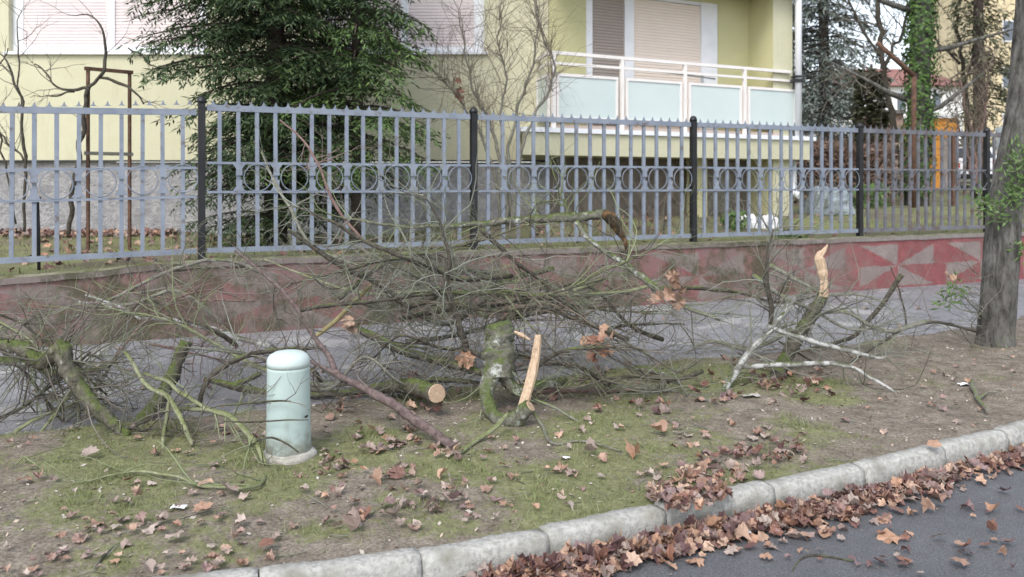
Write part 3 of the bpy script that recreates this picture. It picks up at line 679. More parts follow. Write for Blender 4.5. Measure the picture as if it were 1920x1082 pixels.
for px in (1038, 1166, 1284, 1396): s = kb(px); bbox(s - 0.025, s + 0.025, 2.10, 3.10, 0.045)
bbox(0, BL - 0.1, 3.10, 3.145, 0.05); bbox(0, BL - 0.1, 2.965, 3.0, 0.03, 0.002)
m_.build('railing', MAT['cream_paint'], balcony)
m_ = MB(); m_.tube([bpt(kb(1190), 3.0, 0.03), bpt(kb(1345), 2.935, 0.05)], 0.012, 6); m_.build('clothes_rod', MAT['palepost'], balcony)
for (pa, pb) in ((1043, 1158), (1173, 1278), (1291, 1390), (1402, 1491)):
    s0, s1 = kb(pa), kb(pb); m_ = MB()
    bbox(s0, s0 + 0.035, 2.225, 2.85); bbox(s1 - 0.035, s1, 2.225, 2.85); bbox(s0 + 0.035, s1 - 0.035, 2.81, 2.85); bbox(s0 + 0.035, s1 - 0.035, 2.225, 2.265)
    gp = m_.build('glass_panel', MAT['cream_paint'], balcony)
    m_ = MB(); bbox(s0 + 0.035, s1 - 0.035, 2.265, 2.81, 0.012); m_.build('pane', MAT['glass'], gp)
# side return of the railing
m_ = MB(); q0, q1 = Vector((0.50, 11.53, 0)), Vector((0.36, 12.12, 0)); dd = (q1 - q0).normalized(); nn = Vector((-dd.y, dd.x, 0)); L_ = (q1 - q0).length
for (c, dm) in (((q0 + q1) / 2 + Vector((0, 0, 3.12)), (L_, 0.04, 0.045)), ((q0 + q1) / 2 + Vector((0, 0, 2.98)), (L_, 0.03, 0.03)), ((q0 + q1) / 2 + Vector((0, 0, 2.83)), (L_, 0.035, 0.04)), ((q0 + q1) / 2 + Vector((0, 0, 2.245)), (L_, 0.035, 0.04)), (q1 - dd * 0.02 + Vector((0, 0, 2.54)), (0.04, 0.036, 0.54)), (q0 + dd * 0.02 + Vector((0, 0, 2.54)), (0.04, 0.036, 0.54))):
    m_.box(c, dm, dd, nn)
sp_ = m_.build('glass_panel', MAT['cream_paint'], balcony)
m_ = MB(); m_.box((q0 + q1) / 2 + Vector((0, 0, 2.54)), (L_ - 0.08, 0.012, 0.53), dd, nn); m_.build('pane', MAT['glass'], sp_)
# drain pipe
dp = P(1497, 0, 13.46); m_ = MB()
m_.tube([(dp.x, dp.y, HT), (dp.x, dp.y, 2.06)], 0.052, 14)
pb_ = P(1487, 0, 13.75); m_.tube([(pb_.x, pb_.y, 1.735), (pb_.x, pb_.y, 1.30), (pb_.x - 0.02, pb_.y - 0.05, 1.22), (pb_.x + 0.05, pb_.y - 0.18, 1.16)], 0.055, 12)
pipe = m_.build('drain_pipe', MAT['white'], house)
m_ = MB(); m_.box((dp.x - 0.03, dp.y - 0.005, P(0, 152, 13.46).z), (0.17, 0.14, 0.055)); m_.box((dp.x - 0.03, dp.y - 0.005, P(0, 144, 13.46).z), (0.13, 0.13, 0.03)); m_.build('bracket', MAT['post'], pipe)
m_ = MB(); m_.prism([(xl, YF + 0.05), (hx, YF + 0.05), RE, RE + NBB * 8, (xl, 22)], HT + 0.002, HT + 0.2); m_.build('roof', MAT['roof'], house)
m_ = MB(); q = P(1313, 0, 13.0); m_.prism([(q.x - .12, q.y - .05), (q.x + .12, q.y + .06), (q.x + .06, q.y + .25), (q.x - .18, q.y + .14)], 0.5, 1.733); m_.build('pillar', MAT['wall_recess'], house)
#PART2
# ------------------------------------------------------------------ bollard
bo = G(531, 858); BB = empty('bollard', (bo.x, bo.y, 0), 'pale green concrete bollard with a domed cap standing in the grass', 'bollard')
bo.y += 0.10; bo = Vector((bo.x, bo.y, vergez(bo.x, bo.y))); BB.location = bo; ORIG[BB.name] = bo.copy()
m_ = MB(); wob = lambda a, z: 1 + 0.006 * math.sin(3 * a + z * 9) + 0.004 * math.sin(7 * a)
m_.lathe(bo, [(0.112, -0.02), (0.113, 0.03), (0.108, 0.2), (0.105, 0.44), (0.105, 0.455)], 40, wob=wob); m_.build('body', MAT['bollard'], BB)
m_ = MB(); m_.lathe(bo, [(0.106, 0.455), (0.107, 0.478), (0.104, 0.496), (0.094, 0.512), (0.07, 0.526), (0.035, 0.533), (0.003, 0.535)], 40, wob=wob); m_.build('cap', MAT['bollard_cap'], BB)
m_ = MB(); wob2 = lambda a, z: 1 + 0.07 * n3((math.cos(a), math.sin(a), z * 4), 2.2, 3) + 0.035 * n3((math.cos(a), math.sin(a), z * 9), 6, 5)
m_.lathe(bo, [(0.13, -0.03), (0.138, 0.004), (0.136, 0.018), (0.125, 0.03), (0.112, 0.036)], 48, wob=wob2); m_.build('concrete_collar', MAT['concrete'], BB)
m_ = MB(); hp = P(573, 782, bo.y - 0.078); m_.tube([hp, hp + Vector((0.002, 0.02, 0))], 0.006, 10); m_.build('hole', MAT['dark_hole'], BB)
# ------------------------------------------------------------------ branch tools
def rdir(rng, d, a):
    v = Vector((rng.gauss(0, 1), rng.gauss(0, 1), rng.gauss(0, 1))); return (d + v * a).normalized()
def twig(mb, rng, p, d, L, r, depth, curl=0.22, up=0.0, zmin=None, kids=(2, 4), sides=4, flat=0.6, ang=0.65):
    n = max(3, int(L / 0.07)); n = min(n, 9); pts = [p.copy()]; rad = [r]; dd = d.normalized(); q = p.copy(); dirs = [dd]
    for i in range(n):
        dd = rdir(rng, dd, curl * (0.62 if rng.random() < .8 else 1.5)); dd.y *= (1 - 0.12 * (1 - flat)); dd.z += up * 0.12; dd.normalize()
        q = q + dd * (L / n)
        if zmin is not None and q.z < zmin: q.z = zmin + 0.01 * rng.random(); dd.z = abs(dd.z) * 0.4; dd.normalize()
        pts.append(q.copy()); rad.append(r * (1 - 0.72 * (i + 1) / n)); dirs.append(dd.copy())
    mb.tube(pts, rad, sides, cap=False)
    if depth > 0:
        for k in range(rng.randint(*kids)):
            i = rng.randint(1, n - 1)
            sd = rdir(rng, dirs[i], ang); 
            if up: sd.z += up * 0.4
            twig(mb, rng, pts[i], sd, L * rng.uniform(0.35, 0.7), rad[i] * 0.72, depth - 1, curl, up, zmin, kids, max(3, sides - 1), flat, ang)
def limb_path(pts, jit=0.012, sub=6, seed=0):
    sp = smooth_path(pts, sub); out = []
    for i, (p, r) in enumerate(sp):
        e = min(1, min(i, len(sp) - 1 - i) / 3)
        j = Vector((n3(p, 6, seed), n3(p, 6, seed + 5), n3(p, 6, seed + 9))) * jit * e
        out.append((p + j, r * (1 + 0.13 * n3(p, 17, seed + 3))))
    return out
BR = []
def fallen(label, strokes, m, tmat=None, ntw=0, tlen=(0.25, 0.6), tr=0.0035, depth=1, seed=1, group='storm-felled branches heaped on the verge', cut=None, kids=(1, 3), updir=0.0, name='fallen_branch', spread=0.8, leaves=None, zmin=0.0, sub2=None):
    """strokes: list of polylines of (px, py, Y, width_px); Y<=0 means: on the ground under that pixel"""
    rng = random.Random(seed); mb = MB(); paths = []
    for st in strokes:
        pts = []
        for (px, py, Y, wpx) in st:
            if Y <= 0:
                g = G(px, py, 0.0); Y = g.y
            p = P(px, py, Y); pts.append((p, max(0.0016, wpx / 2 / FPX * Y)))
        pa = limb_path(pts, 0.010 if pts[0][1] < 0.02 else 0.016, 6, seed); paths.append(pa)
        mb.tube([p for p, r in pa], [r for p, r in pa], 12 if pts[0][1] > 0.012 else 6, lump=(0.5 if m == 'b_green' else 0.34 if m == 'b_moss' else 0.18) if pts[0][1] > 0.009 else 0)
    base = paths[0][0][0]
    o = mb.build(name, MAT[m], origin=base)
    tag(o, label, 'branch', group)
    if m in ('b_moss', 'b_green'):
        mm_ = MB()
        for pa in paths:
            for i in range(len(pa) - 1):
                (a, ra), (c, rc) = pa[i], pa[i + 1]
                if ra < 0.012: continue
                t = (c - a).normalized(); u = t.orthogonal().normalized(); v = t.cross(u)
                for k in range(int((c - a).length * ra * (52000 if m == 'b_green' else 26000))):
                    f = rng.random(); an = rng.uniform(0, 6.283); o_ = u * math.cos(an) + v * math.sin(an); pp = a.lerp(c, f) + o_ * (ra + (rc - ra) * f) * 0.97
                    if n3(pp, 16, seed) + 0.35 * o_.z < (-0.02 if m == 'b_green' else 0.12): continue
                    dn = rdir(rng, o_, 0.6); sv = dn.orthogonal().normalized(); h = rng.uniform(.004, .011)
                    mm_.add([pp - sv * .0025, pp + sv * .0025, pp + dn * h], [(0, 1, 2)])
        if mm_.f: tag(mm_.build('moss', MAT['moss'], o), None, kind='stuff')
    if ntw:
        if ntw > 14: ntw = int(ntw * 0.85)
        tb = MB()
        for k in range(ntw):
            if ntw <= 14: tb = MB()
            pa = paths[rng.randrange(len(paths))] if rng.random() < 0.6 else paths[0]
            i = rng.randint(max(0, len(pa) // 6), len(pa) - 1)
            p, r = pa[i]; d = (pa[min(i + 1, len(pa) - 1)][0] - pa[max(0, i - 1)][0])
            if d.length < 1e-6: continue
            d.normalize(); sd = rdir(rng, d, spread); sd.y *= 0.75; sd.z += updir; sd.normalize()
            twig(tb, rng, p, sd, rng.uniform(*tlen), min(tr * 1.3 * rng.uniform(0.75, 1.3), max(r * 0.8, 0.0022)), depth, 0.3, 0.0, zmin, kids)
            if ntw <= 14: tb.build('twig', MAT[tmat or 'twig'], o)
        if ntw > 14: tb.build('twigs', MAT[tmat or 'twig'], o)
    if cut:
        for (pi, end, mm, grow) in cut:
            pa = paths[pi]; p, r = pa[-1] if end else pa[0]; q = pa[-2][0] if end else pa[1][0]
            d = (p - q).normalized(); c = MB(); c.tube([p - d * 0.002, p + d * 0.006], [r * grow * 0.98, r * grow * 0.95], 22, sm=False, lump=.06); c.build('cut_end', MAT[mm], o, p)
    if leaves:
        for (px, py, Y, size, cnt, mm) in leaves:
            lb = MB()
            for k in range(cnt):
                lp = P(px + rng.gauss(0, size * 0.28), py + rng.gauss(0, size * 0.28), Y + rng.gauss(0, 0.03))
                leaf_geo(lb, rng, lp, rng.uniform(0.07, 0.11), Vector((rng.gauss(0, 1), -0.9, rng.gauss(0.5, .7))), 0.4)
            lb.build('dead_leaves', MAT[mm], o)
    BR.append(o); return o
LOBES = [(0.0, -0.40), (0.13, -0.38), (0.33, -0.36), (0.34, -0.18), (0.50, -0.02), (0.36, 0.09), (0.36, 0.28), (0.17, 0.29), (0.0, 0.52)]
LOBES = LOBES + [(-x, y) for (x, y) in LOBES[-2:0:-1]]
def leaf_pts(rng, size, curl):
    a, b2, c2 = rng.gauss(0, curl), rng.gauss(0, curl), rng.gauss(0, curl * 0.8); sx = rng.uniform(0.75, 1.05)
    fold = abs(rng.gauss(0, curl * 0.9)); hy = rng.gauss(0, curl * 0.7); ctr = (0.0, 0.0, -0.05 * curl); ring = []
    for (x, y) in LOBES:
        x = x * sx * rng.uniform(0.85, 1.1); y = y * rng.uniform(0.88, 1.1)
        z = a * x * x * 1.6 + b2 * y * y * 1.4 + c2 * x * y * 1.5 + fold * abs(x) + hy * max(0, y) ** 1.5 + 0.10 * curl * rng.gauss(0, 1)
        ring.append((x, y, z))
    return [(p[0] * size, p[1] * size, p[2] * size) for p in [ctr] + ring]
LF = [(0, i + 1, (i + 1) % len(LOBES) + 1) for i in range(len(LOBES))]
def leaf_geo(mb, rng, p, size, nrm, curl=0.35):
    n = nrm.normalized(); u = rdir(rng, Vector((0, 0, 0)), 1.0).cross(n)
    if u.length < 1e-4: u = n.orthogonal()
    u.normalize(); v = n.cross(u)
    mb.add([p + u * a + v * c + n * e for (a, c, e) in leaf_pts(rng, size, curl)], LF, 0, False)
# ------------------------------------------------------------------ the fallen branches
F = fallen
F('thick moss-covered bough curving down to the grass left of the bollard', [[(-60, 640, 4.95, 20), (0, 646, 4.9, 22), (45, 655, 4.85, 26), (75, 679, 4.8, 27), (100, 668, 4.75, 28), (122, 645, 4.72, 30)], [(118, 650, 4.72, 30), (128, 690, 4.68, 30), (150, 728, 4.66, 28), (182, 765, 4.63, 27), (212, 795, 4.62, 25), (240, 820, 4.6, 18)]], 'b_moss', 'twig_dark', 40, (0.3, 0.7), 0.004, 2, 3)
F('pale mossy limb behind the thick bough at the left edge', [[(-80, 690, 5.2, 16), (0, 676, 5.15, 16), (60, 690, 5.1, 14), (120, 700, 5.05, 12), (200, 690, 5.0, 9)]], 'b_green', 'twig', 26, (0.3, 0.7), 0.0035, 2, 4)
F('white lichen branch forked at its left tip over the pavement', [[(540, 660, 5.9, 9), (470, 640, 5.9, 10), (400, 618, 5.9, 10), (330, 602, 5.9, 8), (262, 597, 5.9, 7)], [(262, 597, 5.9, 7), (225, 575, 5.9, 6), (160, 553, 5.85, 4)], [(240, 585, 5.9, 5), (200, 572, 5.95, 4), (148, 566, 5.95, 3)]], 'b_white', 'twig_red', 16, (0.2, 0.5), 0.003, 1, 5)
F('long grey arching stem rising from lower left to the fence post', [[(130, 597, 6.0, 5), (180, 575, 6.05, 6), (240, 545, 6.1, 7), (290, 520, 6.15, 8), (345, 498, 6.2, 8), (400, 488, 6.3, 7), (455, 495, 6.35, 6), (520, 530, 6.4, 5)]], 'b_grey', 'twig', 22, (0.3, 0.7), 0.003, 2, 6)
F('short sawn log with a green mossy top leaning away left of the bollard', [[(350, 640, 5.35, 22), (330, 690, 5.3, 25), (310, 735, 5.2, 26), (280, 772, 5.05, 26), (258, 800, 4.78, 24)]], 'b_moss', 'twig_dark', 8, (0.2, 0.4), 0.003, 1, 7, cut=[(0, 1, 'b_green', 1.02)])
F('dark purple-brown stem running diagonally to the grass right of the bollard', [[(855, 840, 0, 17), (800, 803, 4.5, 18), (740, 762, 4.62, 17), (690, 732, 4.75, 16), (640, 708, 4.85, 13), (612, 665, 5.0, 10), (570, 600, 5.2, 8), (530, 545, 5.35, 7), (490, 505, 5.45, 5), (440, 470, 5.5, 4)], [(640, 706, 4.85, 8), (580, 678, 4.95, 6), (540, 660, 5.0, 5)]], 'b_purple', 'twig_dark', 26, (0.3, 0.8), 0.0035, 2, 8, cut=[(0, 0, 'endgrain', 1.0)])
F('mossy log lying on the verge with a round sawn face', [[(819, 738, 4.93, 33), (790, 730, 5.15, 31), (755, 722, 5.4, 28), (700, 728, 5.5, 18), (640, 736, 5.5, 14), (580, 742, 5.45, 12)], [(800, 715, 5.3, 10), (850, 712, 5.4, 9), (900, 720, 5.5, 8)]], 'b_moss', 'twig_dark', 14, (0.2, 0.5), 0.003, 1, 9, cut=[(0, 0, 'endgrain', 1.02)])
F('dark arched stem bending over behind the bollard top', [[(372, 765, 0, 9), (378, 735, 5.05, 9), (400, 703, 5.1, 10), (440, 677, 5.15, 10), (490, 660, 5.2, 9), (550, 655, 5.2, 8), (610, 650, 5.3, 5)]], 'b_dark', 'twig_dark', 12, (0.2, 0.5), 0.003, 1, 10)
F('stout bright-green mossy stump end standing in the middle of the heap', [[(936, 605, 5.25, 44), (934, 640, 5.22, 54), (933, 675, 5.2, 58), (936, 712, 5.15, 54)], [(926, 695, 5.15, 34), (912, 735, 5.05, 25), (920, 768, 4.95, 24), (945, 792, 4.85, 26), (972, 780, 4.82, 30), (994, 762, 4.8, 27)], [(948, 705, 5.15, 24), (968, 735, 5.15, 22), (1010, 725, 5.25, 18), (1060, 715, 5.4, 14)]], 'b_green', 'twig_green', 16, (0.2, 0.5), 0.003, 1, 11, cut=[(1, 1, 'endgrain', 0.85)])
F('upright dark stem rising from the grass left of the mossy stump', [[(874, 655, 5.5, 12), (865, 615, 5.5, 13), (848, 570, 5.5, 13), (836, 520, 5.5, 12), (845, 490, 5.5, 9), (838, 450, 5.5, 6), (815, 400, 5.5, 4), (795, 365, 5.5, 3)], [(838, 512, 5.5, 8), (800, 495, 5.5, 9), (740, 475, 5.55, 9), (680, 452, 5.6, 8), (620, 415, 5.6, 6), (560, 390, 5.65, 4)]], 'b_dark', 'twig', 44, (0.3, 0.8), 0.0035, 2, 12)
F('dark sagging stem running from the fence bars into the twigs', [[(540, 430, 5.9, 6), (590, 465, 5.85, 9), (640, 500, 5.8, 10), (700, 525, 5.75, 10), (740, 560, 5.7, 9), (770, 580, 5.7, 7)], [(770, 575, 5.7, 8), (800, 565, 5.7, 7), (830, 540, 5.65, 7)]], 'b_dark', 'twig', 30, (0.3, 0.8), 0.0035, 2, 13)
F('long bright-green mossy limb lying across the top of the heap', [[(1140, 402, 6.3, 18), (1100, 404, 6.3, 17), (1050, 410, 6.3, 16), (1000, 411, 6.3, 14), (950, 414, 6.3, 12), (880, 421, 6.3, 10), (800, 425, 6.3, 8), (720, 420, 6.3, 6), (640, 408, 6.35, 4)], [(1065, 405, 6.3, 7), (1060, 385, 6.3, 5), (1050, 365, 6.3, 3)]], 'b_green', 'twig_green', 34, (0.3, 0.7), 0.0035, 2, 14)
F('broken brown rotten snag hanging from the green limb end', [[(1130, 402, 6.28, 18), (1150, 412, 6.28, 22), (1160, 432, 6.28, 17), (1172, 455, 6.27, 8), (1178, 500, 6.26, 5)]], 'rotten', 'twig_dark', 4, (0.15, 0.3), 0.003, 1, 15)
F('slanting branch with white lichen bands below the green limb', [[(1080, 415, 6.25, 9), (1100, 445, 6.2, 9), (1130, 470, 6.15, 10), (1170, 493, 6.1, 12), (1215, 530, 6.0, 13), (1250, 555, 5.95, 9), (1295, 580, 5.9, 8), (1350, 600, 5.9, 5)]], 'b_band', 'twig', 34, (0.3, 0.8), 0.0035, 2, 16)
F('thin level grey-green stem crossing the middle of the heap', [[(1235, 530, 6.0, 6), (1180, 545, 6.0, 8), (1100, 553, 6.0, 8), (1000, 553, 6.0, 8), (900, 552, 6.0, 7), (820, 545, 6.0, 5), (740, 550, 6.0, 4)]], 'b_pale', 'twig', 60, (0.3, 0.8), 0.0035, 2, 17)
F('forked white-barked branch lying right of the heap', [[(1352, 748, 0, 9), (1368, 715, 5.7, 13), (1390, 680, 5.75, 12), (1415, 650, 5.8, 11), (1450, 615, 5.85, 9), (1490, 560, 5.95, 6)], [(1382, 687, 5.75, 10), (1430, 685, 5.75, 10), (1480, 683, 5.75, 10), (1540, 681, 5.75, 10), (1600, 690, 5.75, 8), (1640, 712, 5.7, 6), (1700, 748, 5.6, 4)]], 'b_white', 'twig', 30, (0.3, 0.7), 0.003, 2, 18)
F('slender white branch with a hooked tip reaching toward the tree', [[(1440, 612, 5.85, 9), (1490, 630, 5.85, 9), (1540, 644, 5.85, 9), (1600, 660, 5.85, 8), (1655, 670, 5.85, 6), (1660, 660, 5.85, 3)]], 'b_white', 'twig', 16, (0.2, 0.5), 0.003, 1, 19)
PST = F('mossy broken bough standing at a slant in the right-hand brush', [[(1455, 705, 0, 26), (1475, 668, 6.2, 26), (1497, 632, 6.2, 24), (1520, 592, 6.2, 23), (1545, 552, 6.2, 20)]], 'b_moss', 'twig', 26, (0.3, 0.7), 0.0035, 2, 20)
m_ = MB(); sp1 = smooth_path([(P(1544, 556, 6.19), .036), (P(1545, 530, 6.19), .030), (P(1541, 505, 6.19), .037), (P(1536, 482, 6.19), .034), (P(1545, 470, 6.19), .018), (P(1552, 458, 6.19), .004)], 5)
m_.tube([p for p, r in sp1], [r * (1 + .2 * n3(p, 30)) for p, r in sp1], 7, sm=False); m_.build('splintered_tip', MAT['split'], PST)
F('yellowish bare stick leaning behind the dark stem', [[(590, 632, 5.9, 8), (625, 605, 5.9, 9), (660, 570, 5.9, 8), (700, 530, 5.9, 7)]], 'b_yellow', None, 0, seed=21)
F('dark green mossy limb sloping down to the stump', [[(655, 605, 5.6, 10), (700, 632, 5.55, 14), (760, 658, 5.5, 15), (830, 678, 5.45, 15), (905, 700, 5.35, 13)], [(690, 622, 5.55, 7), (740, 645, 5.5, 7), (800, 652, 5.5, 4)]], 'b_moss', 'twig', 30, (0.3, 0.7), 0.0035, 2, 22, leaves=[(655, 608, 5.58, 22, 2, 'leaf_tan'), (876, 668, 5.4, 20, 2, 'leaf_tan')])
F('pale green bowed branch arching to the ground beside the bollard', [[(300, 770, 4.9, 5), (345, 768, 4.75, 8), (395, 770, 4.55, 10), (435, 785, 4.4, 11), (470, 818, 4.25, 11), (490, 858, 4.15, 10), (500, 885, 4.1, 9), (485, 908, 0, 7), (445, 918, 0, 5)], [(395, 770, 4.55, 7), (345, 740, 4.75, 8), (310, 715, 4.9, 8), (270, 700, 5.0, 6)]], 'b_pale', 'twig_green', 22, (0.2, 0.5), 0.003, 1, 23)
F('thin pale stick fallen from the bowed branch tip along the grass', [[(440, 915, 0, 6), (380, 910, 0, 6), (330, 895, 0, 6), (270, 884, 0, 6), (220, 888, 0, 5), (165, 903, 0, 3)]], 'b_pale', 'twig_green', 6, (0.15, 0.35), 0.0025, 1, 24)
F('forked pale stem with drooping tips left of the bollard', [[(235, 660, 5.0, 7), (280, 725, 4.75, 9), (318, 748, 4.65, 10), (340, 790, 4.55, 9), (362, 835, 4.45, 8)], [(318, 750, 4.65, 7), (308, 800, 4.55, 7), (306, 850, 4.4, 6)]], 'b_pale', 'twig_dark', 18, (0.2, 0.5), 0.003, 2, 25)
F('slim grey-green stick slanting on the grass below the stump', [[(855, 855, 0, 6), (900, 822, 4.5, 9), (935, 795, 4.6, 9), (952, 775, 4.68, 6)]], 'b_pale', None, 0, seed=26)
F('thin angled twig on bare soil right of the stump', [[(1000, 775, 4.85, 6), (1018, 800, 4.75, 7), (1034, 829, 0, 6), (1090, 828, 0, 5), (1165, 846, 0, 3)], [(1000, 748, 5.0, 5), (1050, 770, 4.9, 6), (1090, 795, 4.85, 4)]], 'b_grey', None, 0, seed=27)
F('mossy stick lying flat under the right end of the heap', [[(1190, 690, 5.9, 10), (1230, 697, 5.85, 12), (1275, 712, 5.8, 11)]], 'b_green', 'twig', 6, (0.2, 0.4), 0.003, 1, 28)
F('reddish stem lying low behind the split wood', [[(985, 735, 5.35, 12), (1040, 733, 5.4, 12), (1100, 730, 5.5, 10), (1160, 735, 5.6, 7)]], 'b_red', 'twig_dark', 14, (0.2, 0.5), 0.003, 1, 29)
F('dark green stick behind the left side of the bollard', [[(385, 712, 5.3, 10), (430, 722, 5.3, 13), (470, 732, 5.3, 13), (515, 738, 5.3, 11)], [(440, 722, 5.3, 10), (470, 710, 5.32, 9), (490, 700, 5.35, 6)]], 'b_moss', 'twig_dark', 8, (0.2, 0.4), 0.003, 1, 30, cut=[(0, 0, 'rotten', 1.1)])
F('pale twisted stem rising past the fence bars', [[(490, 285, 6.6, 3), (520, 350, 6.5, 5), (545, 392, 6.4, 6), (570, 440, 6.3, 6), (600, 470, 6.25, 5), (680, 500, 6.2, 4)], [(545, 392, 6.4, 4), (570, 375, 6.4, 3), (600, 360, 6.4, 2)], [(520, 350, 6.5, 4), (495, 335, 6.5, 2)]], 'b_grey', 'twig', 12, (0.2, 0.5), 0.003, 1, 31)
F('reddish thin shoot standing in front of the fence', [[(525, 225, 6.7, 3), (565, 260, 6.6, 4), (595, 305, 6.5, 5), (610, 345, 6.45, 5), (635, 395, 6.4, 6), (680, 450, 6.3, 5)], [(595, 305, 6.5, 3), (625, 300, 6.5, 2)]], 'b_red', 'twig_red', 14, (0.2, 0.5), 0.003, 1, 32)
F('slim reddish twigs fanned in front of the painted wall', [[(150, 800, 5.0, 4), (230, 650, 5.5, 5), (330, 560, 5.8, 4), (420, 540, 5.9, 3)], [(280, 645, 5.7, 5), (350, 660, 5.7, 4), (430, 680, 5.7, 3)], [(220, 545, 6.1, 3), (330, 560, 6.1, 4), (480, 565, 6.1, 4)]], 'b_red', 'twig_red', 40, (0.3, 0.8), 0.003, 2, 33)
F('upright dark-green shoot in the right-hand brush', [[(1445, 615, 6.2, 9), (1445, 570, 6.2, 9), (1437, 520, 6.2, 8), (1440, 470, 6.2, 5), (1450, 430, 6.2, 3)]], 'b_dark', 'twig', 34, (0.3, 0.8), 0.0035, 2, 34)
F('thin dark wiry branch trailing over the pavement toward the tree', [[(1460, 640, 6.4, 4), (1560, 690, 6.4, 5), (1640, 650, 6.6, 5), (1700, 615, 6.8, 6), (1760, 605, 6.9, 6), (1830, 622, 7.1, 5)], [(1700, 615, 6.8, 4), (1690, 560, 6.85, 3), (1670, 500, 6.9, 2)]], 'b_dark', 'twig_dark', 22, (0.3, 0.7), 0.003, 2, 35)
F('small dropped twig on bare soil near the kerb at right', [[(1822, 715, 0, 7), (1830, 740, 0, 8), (1852, 770, 0, 6)], [(1835, 748, 0, 5), (1850, 737, 0, 4), (1868, 735, 0, 3)]], 'b_grey', None, 0, seed=36, group='')
F('thin twig bent on the asphalt below the leaf drift', [[(1500, 1050, 0, 4), (1530, 1045, 0, 5), (1600, 1052, 0, 4)], [(1500, 1050, 0, 3), (1485, 1072, 0, 3)]], 'b_dark', None, 0, seed=37, group='', zmin=-0.1)
F('curved twig on the grass near the left end of the kerb', [[(175, 1068, 0, 4), (190, 1045, 0, 5), (215, 1022, 0, 4), (240, 1015, 0, 3)]], 'b_grey', None, 0, seed=38, group='')
F('left-edge cluster of thin dark twigs over the cracked pavement', [[(-40, 800, 4.9, 7), (30, 770, 4.95, 7), (100, 720, 5.0, 6), (170, 660, 5.1, 5)], [(-40, 620, 5.2, 6), (40, 690, 5.15, 6), (110, 780, 5.0, 5), (165, 840, 4.8, 3)], [(-30, 580, 5.3, 5), (60, 620, 5.3, 4), (200, 740, 5.1, 4)]], 'b_dark', 'twig_dark', 60, (0.3, 0.8), 0.0035, 2, 39)
F('yellow-green spray of thin stems at the far left of the pile', [[(-30, 590, 5.1, 5), (30, 620, 5.1, 5), (90, 670, 5.05, 5), (150, 750, 4.9, 4)], [(0, 830, 4.7, 7), (60, 790, 4.8, 7), (110, 770, 4.9, 6), (160, 745, 5.0, 5)], [(140, 730, 5.0, 8), (60, 830, 4.65, 5), (20, 880, 0, 3)]], 'b_pale', 'twig_green', 44, (0.3, 0.7), 0.003, 2, 40)
F('thin dark stick crossing in front of the bollard', [[(395, 765, 4.35, 3), (450, 755, 4.25, 4), (500, 752, 4.18, 4), (545, 753, 4.15, 3)], [(470, 835, 4.2, 3), (510, 820, 4.14, 4), (560, 848, 4.12, 3)], [(420, 790, 4.3, 3), (520, 790, 4.16, 3), (578, 787, 4.14, 2)]], 'b_dark', 'twig_dark', 6, (0.15, 0.4), 0.0022, 1, 41)
# pale split piece of wood
m_ = MB(); sp1 = smooth_path([(P(1009, 628, 5.0), .020), (P(1006, 660, 4.98), .026), (P(998, 700, 4.95), .030), (P(987, 740, 4.9), .030), (P(978, 768, 4.86), .026)], 5)
vs = []; ns_ = len(sp1)
for i, (p, r) in enumerate(sp1):
    for k, (a, c) in enumerate(((-1, .2), (-.5, -.35), (.55, -.3), (1, .25), (.2, .45))):
        j = .15 * n3((k * 3.1, i * .35, 2), 1.3)
        vs.append(p + Vector((r * (a + j), r * c * 1.2, (0.012 * n3((k * 5, 1, 1), 3) if i in (0, ns_ - 1) else 0))))
m_.add(vs, [(i * 5 + k, i * 5 + (k + 1) % 5, (i + 1) * 5 + (k + 1) % 5, (i + 1) * 5 + k) for i in range(ns_ - 1) for k in range(5)] + [(4, 3, 2, 1, 0), tuple((ns_ - 1) * 5 + k for k in range(5))])
tag(m_.build('split_wood', MAT['split'], origin=P(978, 768, 4.86)), 'pale freshly split strip of wood leaning on the mossy stump', 'wood')
# small splinter above it
m_ = MB(); m_.tube([P(965, 622, 5.15), P(978, 628, 5.12), P(995, 638, 5.1)], [.008, .016, .004], 5, sm=False)
tag(m_.build('wood_splinter', MAT['split'], origin=P(978, 628, 5.12)), 'small tan wood splinter caught above the mossy stump', 'wood')
# the tangle of brushwood: bare twiggy branches in the middle and right of the heap
rb = random.Random(77)
def brush(n, xr, yr, Yr, lab, group, mats, ntw, seed0, slope=(-0.25, 0.25), Lr=(260, 460)):
    for k in range(n):
        cx, cy, Y = rb.uniform(*xr), rb.uniform(*yr), rb.uniform(*Yr)
        L = rb.uniform(*Lr); a = rb.uniform(*slope); sg = rb.choice((-1, 1)); pts = []
        bend = rb.uniform(-45, 45)
        for t in (0, .25, .5, .75, 1):
            pts.append((cx + sg * L * (t - .5) * math.cos(a), cy + L * (t - .5) * math.sin(a) + bend * (4 * t * (1 - t) - .5) + rb.gauss(0, 15), Y + (t - .5) * rb.uniform(-.5, .5), 9.5 - 7 * t))
        bm, tm = rb.choice(mats)
        fallen(lab, [pts], bm, tm, ntw, (0.25, 0.75), 0.0034, 2, seed0 + k, group)
brush(13, (670, 1120), (460, 640), (5.5, 6.9), 'bare grey twiggy branch tangled in the middle of the brushwood heap', 'tangled branches in the middle of the heap', [('b_grey', 'twig'), ('b_dark', 'twig'), ('b_pale', 'twig'), ('b_moss', 'twig_green'), ('b_dark', 'twig_brown')], 26, 200)
brush(5, (640, 1180), (450, 640), (5.6, 6.8), 'dark crooked branch woven through the upper part of the brushwood heap', 'dark branches in the upper heap', [('b_dark', 'twig_dark'), ('b_dark', 'twig'), ('b_moss', 'twig_dark')], 32, 700, (-0.95, 0.95), (240, 420))
